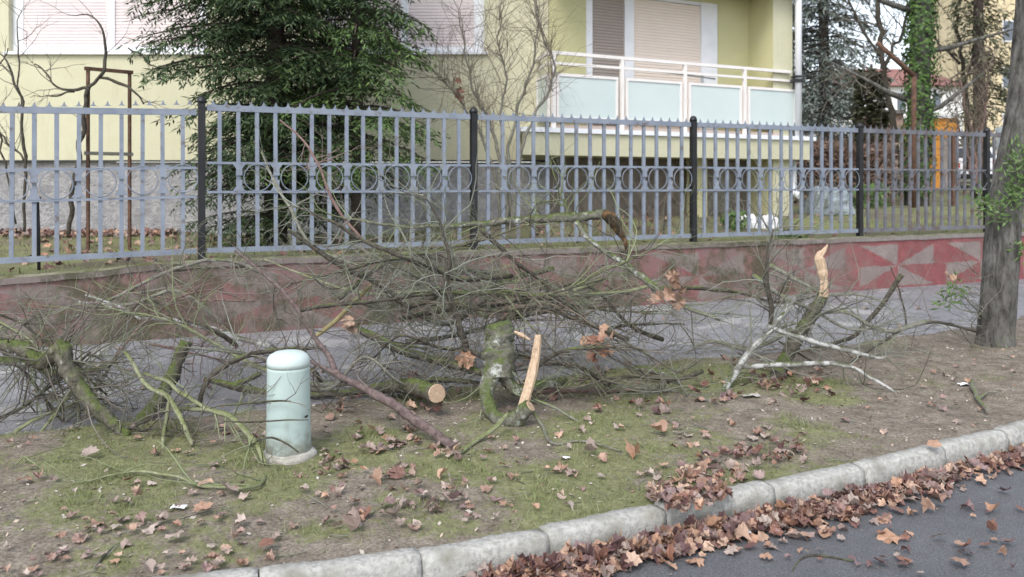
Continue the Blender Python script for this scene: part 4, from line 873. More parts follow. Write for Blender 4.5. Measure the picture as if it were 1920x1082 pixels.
brush(6, (1270, 1600), (520, 640), (5.9, 7.0), 'fine bare grey branch in the brush right of the heap beside the broken bough', 'thin branches right of the heap', [('b_grey', 'twig'), ('b_dark', 'twig_brown'), ('b_grey', 'twig')], 15, 300, (-0.5, 0.5), (220, 420))
brush(4, (180, 540), (540, 690), (5.4, 6.2), 'thin bare branch lying on the pavement between the left bough and bollard', 'thin branches left of the bollard', [('b_dark', 'twig_red'), ('b_grey', 'twig'), ('b_pale', 'twig_green')], 22, 400, (-0.4, 0.4), (220, 380))
brush(3, (600, 860), (650, 740), (5.1, 5.6), 'dark twiggy branch lying low between the bollard and mossy stump', 'low branches between bollard and stump', [('b_dark', 'twig_dark'), ('b_grey', 'twig_dark')], 20, 500, (-0.3, 0.3), (200, 320))
brush(4, (1000, 1240), (650, 740), (5.2, 5.8), 'dark twiggy branch lying low right of the mossy stump', 'low branches right of the stump', [('b_dark', 'twig_dark'), ('b_grey', 'twig')], 24, 600, (-0.3, 0.3), (200, 320))
# ------------------------------------------------------------------ trees and shrubs
def needle(mb, p, d, s, L, Wd):
    e = p + d * L; mid = p + d * (L * 0.45)
    mb.add([p, mid + s * Wd, e, mid - s * Wd], [(0, 1, 2, 3)])
def conifer(root, rng, base, H, rad, nb, nm, bm, z0=0.3, blade=(0.075, 0.013), droop=0.35, step=0.055, tr=0.13, side=0.09, rise=0.2, dens=1.0, front=None, tierless=True):
    tb = MB(); tb.tube([base + Vector((0.02 * math.sin(i), 0.02 * math.cos(2 * i), H * i / 8 - 0.05)) for i in range(9)], [tr * (1 - 0.9 * i / 8) + 0.01 for i in range(9)], 10)
    trunk = tb.build('trunk', bm, root)
    bb = MB(); nbld = MB()
    for k in range(nb):
        t = (k + rng.random()) / nb; z = z0 + (H - z0) * t ** 0.9
        az = rng.uniform(0, 2 * math.pi)
        Lb = rad(z / H) * rng.uniform(0.62, 1.08)
        if Lb < 0.08: continue
        d = Vector((math.cos(az), math.sin(az), rise * rng.uniform(0.4, 1.6)))
        n = max(4, int(Lb / 0.12)); n = min(n, 14); p = base + Vector((0, 0, z)); pts = [p.copy()]; dirs = []
        for i in range(n):
            f = i / n; dd = Vector((d.x, d.y, d.z - droop * f * 1.8 + (0.25 * droop if f > 0.75 else 0))).normalized()
            dd = rdir(rng, dd, 0.07); p = p + dd * (Lb / n); pts.append(p.copy()); dirs.append(dd)
        bb.tube(pts, [0.018 * (1 - 0.8 * i / n) * min(1.6, 0.6 + Lb * 0.5) for i in range(n + 1)], 4, cap=False)
        # side sprays
        m = max(3, int(Lb / side * dens))
        for j in range(m):
            f = 0.03 + 0.97 * (j + rng.random()) / m; i = min(n - 1, int(f * n)); q = pts[i].lerp(pts[i + 1], f * n - i); dd = dirs[i]
            for sg in (-1, 1):
                lat = dd.cross(Vector((0, 0, 1))) * sg
                if lat.length < 0.01: continue
                lat.normalize(); sl = Lb * 0.36 * (1.1 - 0.75 * f) * rng.uniform(0.6, 1.2) + blade[0]
                td = (dd * rng.uniform(0.45, 0.9) + lat * 0.8 + Vector((0, 0, rng.uniform(-0.45, 0.1)))).normalized()
                ns = max(2, int(sl / step)); r = q.copy()
                for u in range(ns):
                    td = (td + Vector((0, 0, -0.10 * droop * 2))).normalized(); r = r + td * (sl / ns)
                    for s2 in (-1, 1):
                        ax = td.cross(Vector((rng.gauss(0, .35), rng.gauss(0, .35), 1))).normalized() * s2
                        nd_ = (td * 0.75 + ax * 0.75 + Vector((0, 0, rng.gauss(-0.1, 0.22)))).normalized()
                        sv = nd_.cross(Vector((rng.gauss(0, .5), rng.gauss(0, .5), 1))).normalized()
                        needle(nbld, r, nd_, sv, blade[0] * rng.uniform(0.6, 1.3), blade[1])
    bo_ = bb.build('boughs', bm, root); nbld.build('crown', nm, root)
rt = random.Random(21)
cb = P(515, 0, 9.9); cb.z = gard(cb.x, cb.y)
con = empty('conifer_tree', cb, 'dense dark green conifer behind the fence before the house windows', 'tree')
conifer(con, rt, cb, 7.4, lambda t: 2.35 * (1 - t) ** 0.62 if t > 0.45 else 0.95 + 1.5 * t, 290, MAT['needles'], MAT['trunk_dark'], 0.15, (0.095, 0.0105), 0.33, 0.05, 0.13, 0.075, 0.10)
cb2 = P(668, 0, 9.9); cb2.z = gard(cb2.x, cb2.y)
con = empty('conifer_tree', cb2, 'second brighter conifer crowding the dark one on its right', 'tree')
conifer(con, rt, cb2, 7.0, lambda t: 1.3 * (1 - t) ** 0.5, 165, MAT['needles_light'], MAT['trunk_dark'], 0.9, (0.095, 0.0105), 0.42, 0.05, 0.07, 0.085, 0.08)
# right background
def bg_conifer(px, Y, ztop, label, rad, nb, nm, blade, droop, seed, dens=1.0, z0=0.6, side=0.3, step=0.2, name='conifer_tree'):
    b0 = P(px, 0, Y); b0.z = gard(b0.x, b0.y) - 0.05
    r_ = empty(name, b0, label, 'tree'); conifer(r_, random.Random(seed), b0, ztop - b0.z, rad, nb, nm, MAT['trunk_dark'], z0, blade, droop, step, 0.2, side, 0.1, dens)
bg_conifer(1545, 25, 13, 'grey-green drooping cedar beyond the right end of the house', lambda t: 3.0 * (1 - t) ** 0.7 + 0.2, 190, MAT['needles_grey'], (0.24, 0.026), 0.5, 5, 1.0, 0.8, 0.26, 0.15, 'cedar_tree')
bg_conifer(1632, 21, 4.35, 'small pointed green thuja in front of the grey cedar', lambda t: 0.66 * (1 - t) ** 0.7, 170, MAT['needles_olive'], (0.16, 0.045), -0.1, 6, 1.0, 0.2, 0.14, 0.12, 'thuja_tree')
bg_conifer(1835, 23, 12, 'olive conifer hanging beside the ivy-clad trunk', lambda t: (1.25 * (1 - t) ** 0.5 if t > 0.20 else 0.0), 190, MAT['needles_olive'], (0.22, 0.026), 0.6, 7, 1.0, 2.3, 0.24, 0.14)
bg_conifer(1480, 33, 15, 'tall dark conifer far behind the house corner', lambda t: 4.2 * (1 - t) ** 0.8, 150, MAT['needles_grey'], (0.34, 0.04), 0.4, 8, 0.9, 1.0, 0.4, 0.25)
# ivy-clad trunk
ib = P(1718, 0, 19); ib.z = gard(ib.x, ib.y)
iv = empty('ivy_clad_tree', ib, 'tall straight trunk wrapped in dark green ivy right of the rusty pole', 'tree')
m_ = MB(); m_.tube([ib + Vector((0.03 * i, 0, -0.1 + 1.2 * i)) for i in range(8)], [0.26 - 0.012 * i for i in range(8)], 12)
for (z, dx, dz) in ((4.3, -1.6, 0.7), (2.3, -1.25, 0.55), (3.4, 1.5, 0.35), (5.0, 1.7, 1.0), (2.0, 1.0, .6)):
    m_.tube([ib + Vector((0, 0, z)), ib + Vector((dx * .5, -.1, z + dz * .35)), ib + Vector((dx, -.1, z + dz)), ib + Vector((dx * 1.5, 0, z + dz * 1.6))], [.075, .06, .04, .015], 6)
m_.build('trunk', MAT['tree_bark'], iv)
m_ = MB(); ri = random.Random(9)
for k in range(5200):
    z = ri.uniform(0.2, 7.6); a = ri.uniform(0, 2 * math.pi); rr = 0.30 + 0.13 * n3((math.cos(a), math.sin(a), z * 1.3), 1.2) + abs(ri.gauss(0, 0.05))
    p = ib + Vector((0.03 * z / 1.2 + rr * math.cos(a), rr * math.sin(a), z)); nrm = Vector((math.cos(a), math.sin(a), ri.gauss(0.3, 0.5)))
    u = rdir(ri, Vector((0, 0, -0.4)), 0.6); u = (u - nrm.normalized() * u.dot(nrm.normalized())).normalized(); v = nrm.normalized().cross(u); s_ = ri.uniform(0.05, 0.10)
    m_.add([p - u * s_ * .4, p + v * s_ * .5, p + u * s_ * .7, p - v * s_ * .5], [(0, 1, 2, 3)])
m_.build('ivy', MAT['ivy'], iv)
def bare_tree(name, label, strokes, m, tm, ntw, tlen, tr, depth, seed, up=0.3, cat='tree', kids=(2, 3), spread=0.7, ang=0.55, part='twigs', zlim=None, sub=6):
    rng = random.Random(seed); mb = MB(); paths = []
    for st in strokes:
        pts = [(P(px, py, Y), max(.002, wpx / 2 / FPX * Y)) for (px, py, Y, wpx) in st]
        pa = limb_path(pts, 0.045 * st[0][2] / 10, sub, seed); paths.append(pa); mb.tube([p for p, r in pa], [r for p, r in pa], 8)
    p0 = paths[0][0][0]
    root = empty(name, p0, label, cat); mb.build('stem' if cat != 'tree' else 'trunk', MAT[m], root)
    if ntw:
        tb = MB()
        for k in range(ntw):
            pa = rng.choice(paths); i = rng.randint(len(pa) // 3, len(pa) - 1); p, r = pa[i]
            d = (pa[min(i + 1, len(pa) - 1)][0] - pa[max(0, i - 1)][0]).normalized(); sd = rdir(rng, d, spread); sd.z += up; sd.normalize()
            twig(tb, rng, p, sd, rng.uniform(*tlen), min(tr, r * .8), depth, 0.25, up * 0.5, zlim, kids, 4, 0.6, ang)
        tb.build(part, MAT[tm], root)
    return root
bare_tree('bare_tree', 'bare dark-limbed tree between the cedar and ivy-clad trunk', [[(1700, 350, 20, 14), (1683, 270, 20, 13), (1665, 180, 20, 11), (1652, 100, 20, 10), (1648, 20, 20, 9), (1640, -80, 20, 6)], [(1655, 130, 20, 7), (1690, 60, 20, 6), (1720, -30, 20, 4)], [(1655, 110, 20, 6), (1610, 40, 20, 5), (1570, -40, 20, 3)], [(1670, 150, 20, 8), (1640, 138, 20, 5), (1600, 150, 20, 3)]], 'b_dark', 'twig_dark', 46, (0.6, 1.8), 0.015, 2, 61)
bare_tree('bare_tree', 'bare spreading tree between the ivy-clad trunk and hanging conifer', [[(1815, 320, 24, 11), (1812, 200, 24, 9), (1800, 100, 24, 7), (1795, 0, 24, 6), (1800, -80, 24, 4)], [(1800, 120, 24, 6), (1745, 60, 24, 4), (1740, -20, 24, 3)], [(1810, 180, 24, 5), (1820, 120, 24, 4), (1840, 60, 24, 3)]], 'b_dark', 'twig_dark', 40, (0.8, 2.0), 0.016, 2, 62)
bare_tree('bare_shrub', 'rounded reddish-brown bare shrub under the hanging conifer', [[(1830, 345, 20, 8), (1828, 290, 20, 7), (1815, 220, 20, 5), (1800, 150, 20, 3)], [(1832, 345, 20, 7), (1838, 270, 20, 6), (1848, 200, 20, 4), (1852, 130, 20, 3)], [(1828, 345, 20, 6), (1815, 290, 20, 5), (1795, 230, 20, 3)]], 'b_red', 'twig_brown', 90, (0.6, 1.3), 0.010, 2, 63, 0.35, 'shrub')
bare_tree('bare_shrub', 'multi-stemmed bare lilac shrub against the house wall beside the balcony', [
    [(945, 425, 10.3, 7.4), (938, 330, 10.3, 6.8), (930, 260, 10.3, 6.2), (905, 200, 10.3, 5.0), (880, 150, 10.3, 3.7), (870, 80, 10.3, 2.5), (860, 20, 10.3, 1.9)],
    [(955, 425, 10.3, 7.4), (955, 330, 10.3, 7.4), (958, 250, 10.3, 5.6), (985, 170, 10.3, 5.0), (1000, 110, 10.3, 3.7), (1010, 40, 10.3, 2.5), (1000, -30, 10.3, 1.9)],
    [(960, 425, 10.2, 6.8), (975, 300, 10.2, 6.2), (1000, 220, 10.2, 5.6), (1030, 170, 10.2, 5.0), (1040, 130, 10.2, 3.7), (1015, 60, 10.2, 3.1), (1003, 0, 10.2, 1.9)],
    [(940, 425, 10.4, 6.2), (925, 320, 10.4, 5.6), (895, 240, 10.4, 5.0), (855, 180, 10.4, 3.7), (825, 140, 10.4, 2.5), (790, 120, 10.4, 1.9)],
    [(950, 425, 10.2, 5.6), (945, 300, 10.2, 5.6), (938, 210, 10.2, 4.3), (948, 150, 10.2, 3.7), (935, 80, 10.2, 2.5), (940, 0, 10.2, 1.9)]],
    'b_grey', 'twig_brown', 260, (0.3, 0.9), 0.0042, 2, 64, 0.35, 'shrub')
lb = MB(); rl = random.Random(4)
for k in range(7): leaf_geo(lb, rl, P(866 + rl.gauss(0, 7), 168 + rl.gauss(0, 8), 10.3 + rl.gauss(0, .03)), 0.10, Vector((rl.gauss(0, 1), -1, rl.gauss(0, 1))), 0.4)
tag(lb.build('dead_leaf_cluster', MAT['leaf_rust'], origin=P(866, 168, 10.3)), 'clump of rust-red dead leaves caught in the lilac shrub', 'leaves')
# rusty rack and vine at left
rk0 = P(165, 0, 9.3); rk1 = P(243, 0, 9.6); zg = gard(rk0.x, rk0.y); zt = P(0, 132, 9.3).z; zm = P(0, 288, 9.4).z
rack = empty('rusty_rack', (rk0.x, rk0.y, zg), 'rusty square pipe frame carrying a vine before the left window', 'rack')
for p in (rk0, rk1):
    m_ = MB(); m_.box((p.x, p.y, (zg + zt) / 2 - .05), (0.030, 0.030, zt - zg + .1)); m_.build('upright', MAT['rust'], rack)
for z, mm in ((zt + 0.019, 'rust'), (zm, 'b_grey')):
    m_ = MB(); a = Vector((rk0.x, rk0.y, z)); c = Vector((rk1.x, rk1.y, z + .0)); d = (c - a).normalized(); m_.box((a + c) / 2, ((c - a).length + .07, 0.038, 0.038), d, Vector((-d.y, d.x, 0))); m_.build('crossbar', MAT[mm], rack)
bare_tree('grape_vine', 'bare vine trained up the rusty frame at left', [
    [(128, 440, 9.2, 8.9), (138, 360, 9.2, 9.6), (150, 280, 9.2, 9.6), (160, 210, 9.2, 8.9), (166, 165, 9.2, 8.1)],
    [(166, 165, 9.2, 6.7), (130, 170, 9.2, 5.2), (100, 160, 9.2, 3.7), (90, 140, 9.2, 3.0), (65, 120, 9.2, 2.2)], [(140, 172, 9.2, 3.7), (110, 175, 9.2, 3.7), (85, 180, 9.2, 2.2)],
    [(166, 165, 9.2, 6.7), (185, 150, 9.2, 5.9), (195, 125, 9.2, 6.7), (195, 70, 9.2, 4.4), (180, 35, 9.2, 3.0), (130, 28, 9.2, 1.5)],
    [(185, 145, 9.2, 5.2), (220, 155, 9.2, 5.9), (250, 170, 9.2, 4.4), (270, 195, 9.2, 3.0)], [(240, 90, 9.2, 3.0), (265, 105, 9.2, 3.7), (300, 130, 9.2, 2.2)]],
    'b_dark', 'twig_dark', 20, (0.2, 0.6), 0.005, 1, 65, 0.3, 'vine')
bare_tree('bare_shrub', 'thin bare shrub at the far left edge behind the fence', [
    [(45, 435, 9.0, 5.2), (48, 330, 9.0, 5.9), (44, 260, 9.0, 5.9), (40, 190, 9.0, 5.2), (25, 140, 9.0, 4.4), (5, 105, 9.0, 3.0), (-30, 60, 9.0, 2.2)],
    [(44, 300, 9.0, 3.7), (20, 270, 9.0, 3.7), (-20, 230, 9.0, 3.0)], [(40, 200, 9.0, 3.0), (35, 120, 9.0, 3.0), (30, 70, 9.0, 2.2), (40, 20, 9, 1.5)], [(30, 420, 9.0, 3.7), (5, 280, 9.0, 3.7), (-10, 170, 9.0, 3.0), (15, 90, 9.0, 2.2)]],
    'b_dark', 'twig_dark', 26, (0.25, 0.7), 0.005, 1, 66, 0.3, 'shrub')
# brown undergrowth below the balcony
def bush(label, x0, x1, Y, pyb, h, n, m, seed, group=None):
    rng = random.Random(seed); a = P((x0 + x1) / 2, 0, Y); a.z = gard(a.x, a.y) - .02; root = empty('bare_shrub', a, label, 'shrub', group); tb = MB()
    for k in range(n):
        px = rng.uniform(x0, x1); p = P(px, 0, Y + rng.uniform(-.25, .25)); p.z = gard(p.x, p.y) - .02
        twig(tb, rng, p, Vector((rng.gauss(0, .35), rng.gauss(0, .2), 1)), h * rng.uniform(.6, 1.1), 0.007, 2, 0.3, 0.3, None, (2, 4))
    tb.build('stems', MAT[m], root)
bush('brown twiggy shrub under the left end of the balcony', 985, 1120, 10.7, 430, 0.85, 16, 'twig_brown', 1)
bush('brown twiggy shrub under the middle of the balcony', 1130, 1290, 11.2, 430, 0.9, 18, 'twig_brown', 2)
bush('grey twiggy shrub below the right end of the balcony', 1310, 1500, 12.1, 430, 0.95, 20, 'twig', 3)
bush('grey twiggy shrub at the right corner of the house', 1510, 1640, 14, 400, 0.9, 16, 'twig', 4)
# green low plants
def tuft(name, label, p, n, h, m, seed, r=0.25, leaf=(0.05, 0.02)):
    rng = random.Random(seed); mb = MB()
    cl = lambda s_: max(-1.3 * s_, min(1.3 * s_, rng.gauss(0, s_)))
    for k in range(n):
        q = p + Vector((cl(r * .5), cl(r * .5), abs(cl(h * .5)))); d = rdir(rng, Vector((0, 0, 0.6)), 0.7); s_ = d.cross(Vector((rng.gauss(0, 1), rng.gauss(0, 1), .2))).normalized()
        needle(mb, q, d, s_, leaf[0] * rng.uniform(.6, 1.4), leaf[1])
    tag(mb.build(name, MAT[m], origin=p), label, 'plant')
def gp(px, Y): q = P(px, 0, Y); q.z = gard(q.x, q.y); return q
tuft('leafy_plant', 'light green leafy plant behind the fence right of the house', gp(1632, 17), 260, 0.6, 'spring_green', 1, 0.4, (0.14, 0.04))
tuft('leafy_plant', 'green plant behind the fence below the balcony pillar', gp(1375, 12.0), 160, 0.3, 'spring_green', 2, 0.22, (0.08, 0.025))
tuft('leafy_plant', 'small green plant in the grass right of the white sacks', gp(1480, 11.2), 120, 0.12, 'spring_green', 3, 0.25, (0.07, 0.02))
# street tree at right
tb_ = G(1868, 648); TR = empty('street_tree', (tb_.x, tb_.y + .12, 0), 'grey twin-stemmed street tree with green sprouts at the right edge', 'tree')
def trunkmesh(strokes, name, seed):
    mb = MB()
    for st in strokes:
        pts = smooth_path([(P(px, py, Y), wpx / 2 / FPX * Y) for (px, py, Y, wpx) in st], 8); n = len(pts); S = 22; vs = []
        for i, (p, r) in enumerate(pts):
            for k in range(S):
                a = 2 * math.pi * k / S
                rr = r * (1 + .10 * n3((math.cos(a) * 1.2, math.sin(a) * 1.2, p.z * 1.5), 1.6, seed) + .06 * n3((math.cos(a) * 2, math.sin(a) * 2, p.z * 2), 4, seed + 3))
                vs.append(p + Vector((rr * math.cos(a), rr * math.sin(a), 0)))
        mb.add(vs, [(i * S + k, i * S + (k + 1) % S, (i + 1) * S + (k + 1) % S, (i + 1) * S + k) for i in range(n - 1) for k in range(S)], 0, True)
    return mb.build(name, MAT['tree_bark'], TR)
trunkmesh([[(1856, 674, 7.28, 84), (1862, 645, 7.28, 62), (1864, 600, 7.28, 54), (1867, 540, 7.28, 50), (1871, 460, 7.3, 49), (1877, 380, 7.32, 47), (1893, 300, 7.34, 44), (1910, 200, 7.36, 42), (1921, 80, 7.38, 40), (1930, -60, 7.4, 38), (1942, -300, 7.4, 34), (1945, -700, 7.4, 22), (1950, -1000, 7.4, 8)],
           [(1880, 665, 7.2, 54), (1879, 630, 7.2, 44), (1884, 560, 7.2, 43), (1889, 480, 7.2, 42), (1896, 380, 7.22, 40), (1910, 280, 7.25, 37), (1930, 150, 7.3, 34), (1955, 0, 7.35, 30), (1990, -260, 7.4, 24), (2050, -560, 7.4, 12)]], 'trunk', 2)
m_ = MB()
rx = random.Random(8)
for k in range(70):
    t = rx.random(); p = P(1945 + 60 * t, -200 - 700 * t, 7.4); twig(m_, rx, p, Vector((rx.gauss(0, 1), rx.gauss(0, 1), .5)), rx.uniform(.6, 1.8), .012, 2, .25, .3)
m_.build('crown', MAT['twig_dark'], TR)
m_ = MB(); rs = random.Random(13)
def sprout(px, py, Y, n, r, L=(0.065, 0.0085)):
    c = P(px, py, Y)
    for k in range(n):
        q = c + Vector((rs.gauss(0, r), rs.gauss(0, r * .6), rs.gauss(0, r))); d = rdir(rs, (q - c).normalized() * .5 + Vector((0, 0, .2)), .6)
        needle(m_, q, d, d.cross(Vector((rs.gauss(0, 1), rs.gauss(0, 1), .3))).normalized(), L[0] * rs.uniform(.5, 1.3), L[1])
for a in ((1852, 385, 7.12, 70, .05), (1838, 375, 7.1, 40, .045), (1872, 400, 7.1, 55, .05), (1908, 320, 7.1, 70, .06), (1897, 372, 7.08, 75, .05), (1915, 290, 7.1, 90, .06), (1908, 350, 7.1, 90, .05), (1915, 470, 7.1, 40, .04), (1793, 540, 7.1, 60, .05), (1772, 565, 7.1, 40, .04)): sprout(*a)
tag(m_.build('sprouts', MAT['spring_green'], TR), None, kind='stuff')
m_ = MB()
for st in ([(1850, 600, 7.2), (1820, 570, 7.15), (1795, 540, 7.1), (1782, 500, 7.1)], [(1845, 590, 7.2), (1800, 580, 7.1), (1770, 560, 7.1)], [(1880, 420, 7.2), (1860, 395, 7.15), (1840, 375, 7.1)]):
    m_.tube([P(*q) for q in st], [.006, .005, .004, .002][:len(st)], 5)
for k in range(26):
    p = P(1845 - rs.random() * 20, 620 - rs.random() * 120, 7.15); twig(m_, rs, p, Vector((-1, -.2, .4)), rs.uniform(.2, .5), .003, 1, .3, .2)
m_.build('suckers', MAT['twig'], TR)
# ------------------------------------------------------------------ right background things
def gbox(mb, px0, px1, Y, z0, z1, dep, mi=0):
    x0, x1 = P(px0, 0, Y).x, P(px1, 0, Y).x; mb.box(((x0 + x1) / 2, Y + dep / 2, (z0 + z1) / 2), (x1 - x0, dep, z1 - z0), mi=mi)
MAT['orange'] = mat('orange_paint', (0.72, 0.30, 0.05), (0.78, 0.36, 0.08), 2, 0.7)
MAT['whitewash'] = mat('whitewash', (0.82, 0.82, 0.80), (0.86, 0.86, 0.85), 2, 0.9)
MAT['pink'] = mat('pinkish_brick', (0.36, 0.24, 0.20), (0.48, 0.34, 0.29), 2.5, 0.9)
MAT['redroof'] = mat('dull_red_tiles', (0.22, 0.10, 0.09), (0.30, 0.15, 0.13), 2, 0.9)
MAT['ochre'] = mat('ochre_render', (0.60, 0.50, 0.32), (0.66, 0.56, 0.38), 0.4, 0.95)
MAT['winglass'] = mat('dark_window_glass', (0.10, 0.12, 0.15), (0.14, 0.16, 0.2), 1, 0.2, spec=0.5)
def zat(py, Y): return CAM_H - (py - HOR) / FPX * Y
Y = 27.0; p0 = gp(1774, Y); sh = empty('orange_shed', p0, 'small orange shed with a white gable behind the ivy-clad trunk', 'shed')
m_ = MB(); gbox(m_, 1752, 1797, Y, p0.z - .1, zat(222, Y), 2.2); m_.build('wall', MAT['orange'], sh)
m_ = MB(); gbox(m_, 1748, 1801, Y - .1, zat(222, Y), zat(215, Y), 2.4); m_.build('roof', MAT['whitewash'], sh)
m_ = MB(); gbox(m_, 1768, 1782, Y - .03, p0.z, zat(258, Y), .05); m_.build('door', MAT['shutter_brown'], sh)
Y = 44.0; p0 = gp(1720, Y); wh = empty('white_house', p0, 'far white house with a dull red roof behind the bare trees', 'house')
m_ = MB(); gbox(m_, 1590, 1806, Y, p0.z - .2, zat(160, Y), 7); m_.build('wall', MAT['whitewash'], wh)
m_ = MB(); xa, xb = P(1582, 0, Y).x, P(1814, 0, Y).x; za, zb = zat(162, Y), zat(112, Y)
m_.add([(xa, Y - .4, za), (xb, Y - .4, za), (xb - 1, Y + 3.5, zb), (xa + 1, Y + 3.5, zb), (xb, Y + 7.4, za), (xa, Y + 7.4, za)], [(0, 1, 2, 3), (3, 2, 4, 5), (1, 4, 2), (0, 3, 5), (0, 5, 4, 1)]); m_.build('roof', MAT['redroof'], wh)
for px in (1757, 1690):
    m_ = MB(); gbox(m_, px - 7, px + 7, Y - .04, zat(205, Y), zat(175, Y), .05); m_.build('window', MAT['winglass'], wh)
Y = 24.0; p0 = gp(1672, Y); pk = empty('brick_shed', p0, 'pinkish brick shed behind the fence left of the rusty pole', 'shed')
m_ = MB(); gbox(m_, 1652, 1694, Y, p0.z - .1, zat(214, Y), 2.0); m_.build('wall', MAT['pink'], pk)
m_ = MB(); gbox(m_, 1645, 1699, Y - .15, zat(214, Y), zat(207, Y), 2.4); m_.build('roof', MAT['roof'], pk)
m_ = MB(); gbox(m_, 1678, 1690, Y - .03, p0.z, zat(262, Y), .05); m_.build('door', MAT['shutter_brown'], pk)
Y = 55.0; p0 = gp(1900, Y); ob = empty('apartment_block', p0, 'tall ochre apartment block behind the street tree', 'building')
m_ = MB(); gbox(m_, 1846, 2180, Y, p0.z - .3, 19, 10); m_.build('wall', MAT['ochre'], ob)
m_ = MB(); gbox(m_, 1842, 2186, Y - .2, 19.002, 19.4, 10.4); m_.build('roof', MAT['roof'], ob)
for z in (4.5, 7.5, 10.5, 13.5):
    for px in (1880, 1940, 2000, 2065):
        m_ = MB(); gbox(m_, px, px + 24, Y - .05, z, z + 1.4, .08); wf_ = m_.build('window', MAT['white'], ob)
        m_ = MB(); gbox(m_, px + 2, px + 22, Y - .08, z + .1, z + 1.3, .03); m_.build('pane', MAT['winglass'], wf_)
# rusty pole
Y = 17.5; pz = gp(1713, Y); m_ = MB()
m_.tube([pz + Vector((0, 0, -.1)), P(1713, 240, Y), P(1714, 141, Y)], 0.052, 8); m_.tube([P(1716, 144, Y), P(1680, 112, Y), P(1644, 80, Y)], [.055, .055, .05], 8)
tag(m_.build('rusty_pole', MAT['rust'], origin=pz), 'tall rusty steel pole with a slanting arm in front of the ivy-clad trunk', 'pole')
Y = 19.0; pz = gp(1788, Y); m_ = MB(); m_.box((pz.x, Y, pz.z + .75), (.09, .09, 1.7)); m_.box((pz.x, Y, pz.z + 1.62), (.13, .13, .04))
tag(m_.build('rusty_post', MAT['rust'], origin=pz), 'short rusty post in the garden in front of the orange shed', 'post')
# brown hedge right of the house
Y = 18.5; hb = gp(1580, Y); m_ = MB(); rh = random.Random(31); xa, xb = P(1470, 0, Y).x, P(1668, 0, Y).x
for k in range(6500):
    q = Vector((rh.uniform(xa, xb), Y + rh.uniform(-.35, .35), 0)); h = gard(q.x, q.y) + rh.random() ** .8 * (1.32 + .22 * n2(q.x, 0, 1.7)); q.z = h
    d = rdir(rh, Vector((0, -.3, 0)), 1); needle(m_, q, d, d.orthogonal().normalized(), rh.uniform(.07, .15), .028)
for k in range(120):
    p = Vector((rh.uniform(xa, xb), Y, 0)); p.z = gard(p.x, p.y); twig(m_, rh, p, Vector((rh.gauss(0, .2), 0, 1)), 1.5, .015, 1, .2, .3)
tag(m_.build('hedge', MAT['hedge_brown'], origin=hb), 'brown winter hedge right of the house behind the fence', 'hedge')
# far dark hedge line closing the view
m_ = MB(); Y = 36
for k in range(5000):
    x = rh.uniform(9, 30); q = Vector((x, Y + rh.uniform(-.8, .8), gard(x, Y) + rh.random() * (1.6 + .5 * n2(x, 0, .6)))); d = rdir(rh, Vector((0, -.3, 0)), 1)
    needle(m_, q, d, d.orthogonal().normalized(), rh.uniform(.18, .35), .08)
tag(m_.build('hedge', MAT['needles_olive'], origin=(18, Y, 1.3)), 'low dark hedge at the far end of the gardens', 'hedge')
# parked car seen through the fence
MAT['carpaint'] = mat('white_car_paint', (0.75, 0.76, 0.78), rough=0.3, spec=0.5)
MAT['carglass'] = mat('car_glass', (0.05, 0.06, 0.07), rough=0.1, spec=0.6); MAT['tyre'] = mat('tyre_rubber', (0.02, 0.02, 0.02), rough=0.9); MAT['taillight'] = mat('red_tail_lamp', (0.45, 0.03, 0.03), rough=0.3)
Y = 27.5; cp = P(1836, 0, Y); cp.z = gard(cp.x, cp.y); car = empty('parked_car', cp, 'white car parked beyond the garden seen through the last fence panel', 'car')
W_ = 0.86
def carloft(secs, mb, mi=0):
    vs = []
    for (y, hw, z0, z1) in secs: vs += [(cp.x - hw, cp.y + y, cp.z + z0), (cp.x + hw, cp.y + y, cp.z + z0), (cp.x + hw * .97, cp.y + y, cp.z + z1), (cp.x - hw * .97, cp.y + y, cp.z + z1)]
    n = len(secs); mb.add(vs, [(i * 4 + k, i * 4 + (k + 1) % 4, i * 4 + 4 + (k + 1) % 4, i * 4 + 4 + k) for i in range(n - 1) for k in range(4)] + [(0, 1, 2, 3)[::-1], tuple((n - 1) * 4 + k for k in range(4))], mi, False)
m_ = MB(); carloft([(0, .78, .35, .72), (.08, .85, .25, .92), (1.0, W_, .2, .95), (3.2, W_, .2, .9), (3.9, .8, .25, .75), (4.0, .7, .35, .6)], m_)
carloft([(.12, .74, .921, .93), (.45, .66, .951, 1.40), (1.6, .64, .951, 1.44), (2.3, .66, .94, 1.38), (3.0, .74, .905, .92)], m_); m_.build('body', MAT['carpaint'], car)
m_ = MB(); m_.add([(cp.x - .6, cp.y + .17, cp.z + 1.0), (cp.x + .6, cp.y + .17, cp.z + 1.0), (cp.x + .54, cp.y + .40, cp.z + 1.35), (cp.x - .54, cp.y + .40, cp.z + 1.35)], [(0, 1, 2, 3)]); m_.build('rear_window', MAT['carglass'], car)
for sx in (-1, 1):
    m_ = MB(); m_.box((cp.x + sx * .72, cp.y + .03, cp.z + .78), (.2, .08, .16)); m_.build('tail_light', MAT['taillight'], car)
    m_ = MB(); m_.add([(cp.x + sx * .73, cp.y + .5, cp.z + .98), (cp.x + sx * .73, cp.y + 2.6, cp.z + .95), (cp.x + sx * .69, cp.y + 2.1, cp.z + 1.33), (cp.x + sx * .69, cp.y + .6, cp.z + 1.33)], [(0, 1, 2, 3)]); m_.build('side_window', MAT['carglass'], car)
    for yy in (.75, 3.2):
        m_ = MB(); m_.tube([(cp.x + sx * .68, cp.y + yy, cp.z + .3), (cp.x + sx * .88, cp.y + yy, cp.z + .3)], .3, 18); m_.build('wheel', MAT['tyre'], car)
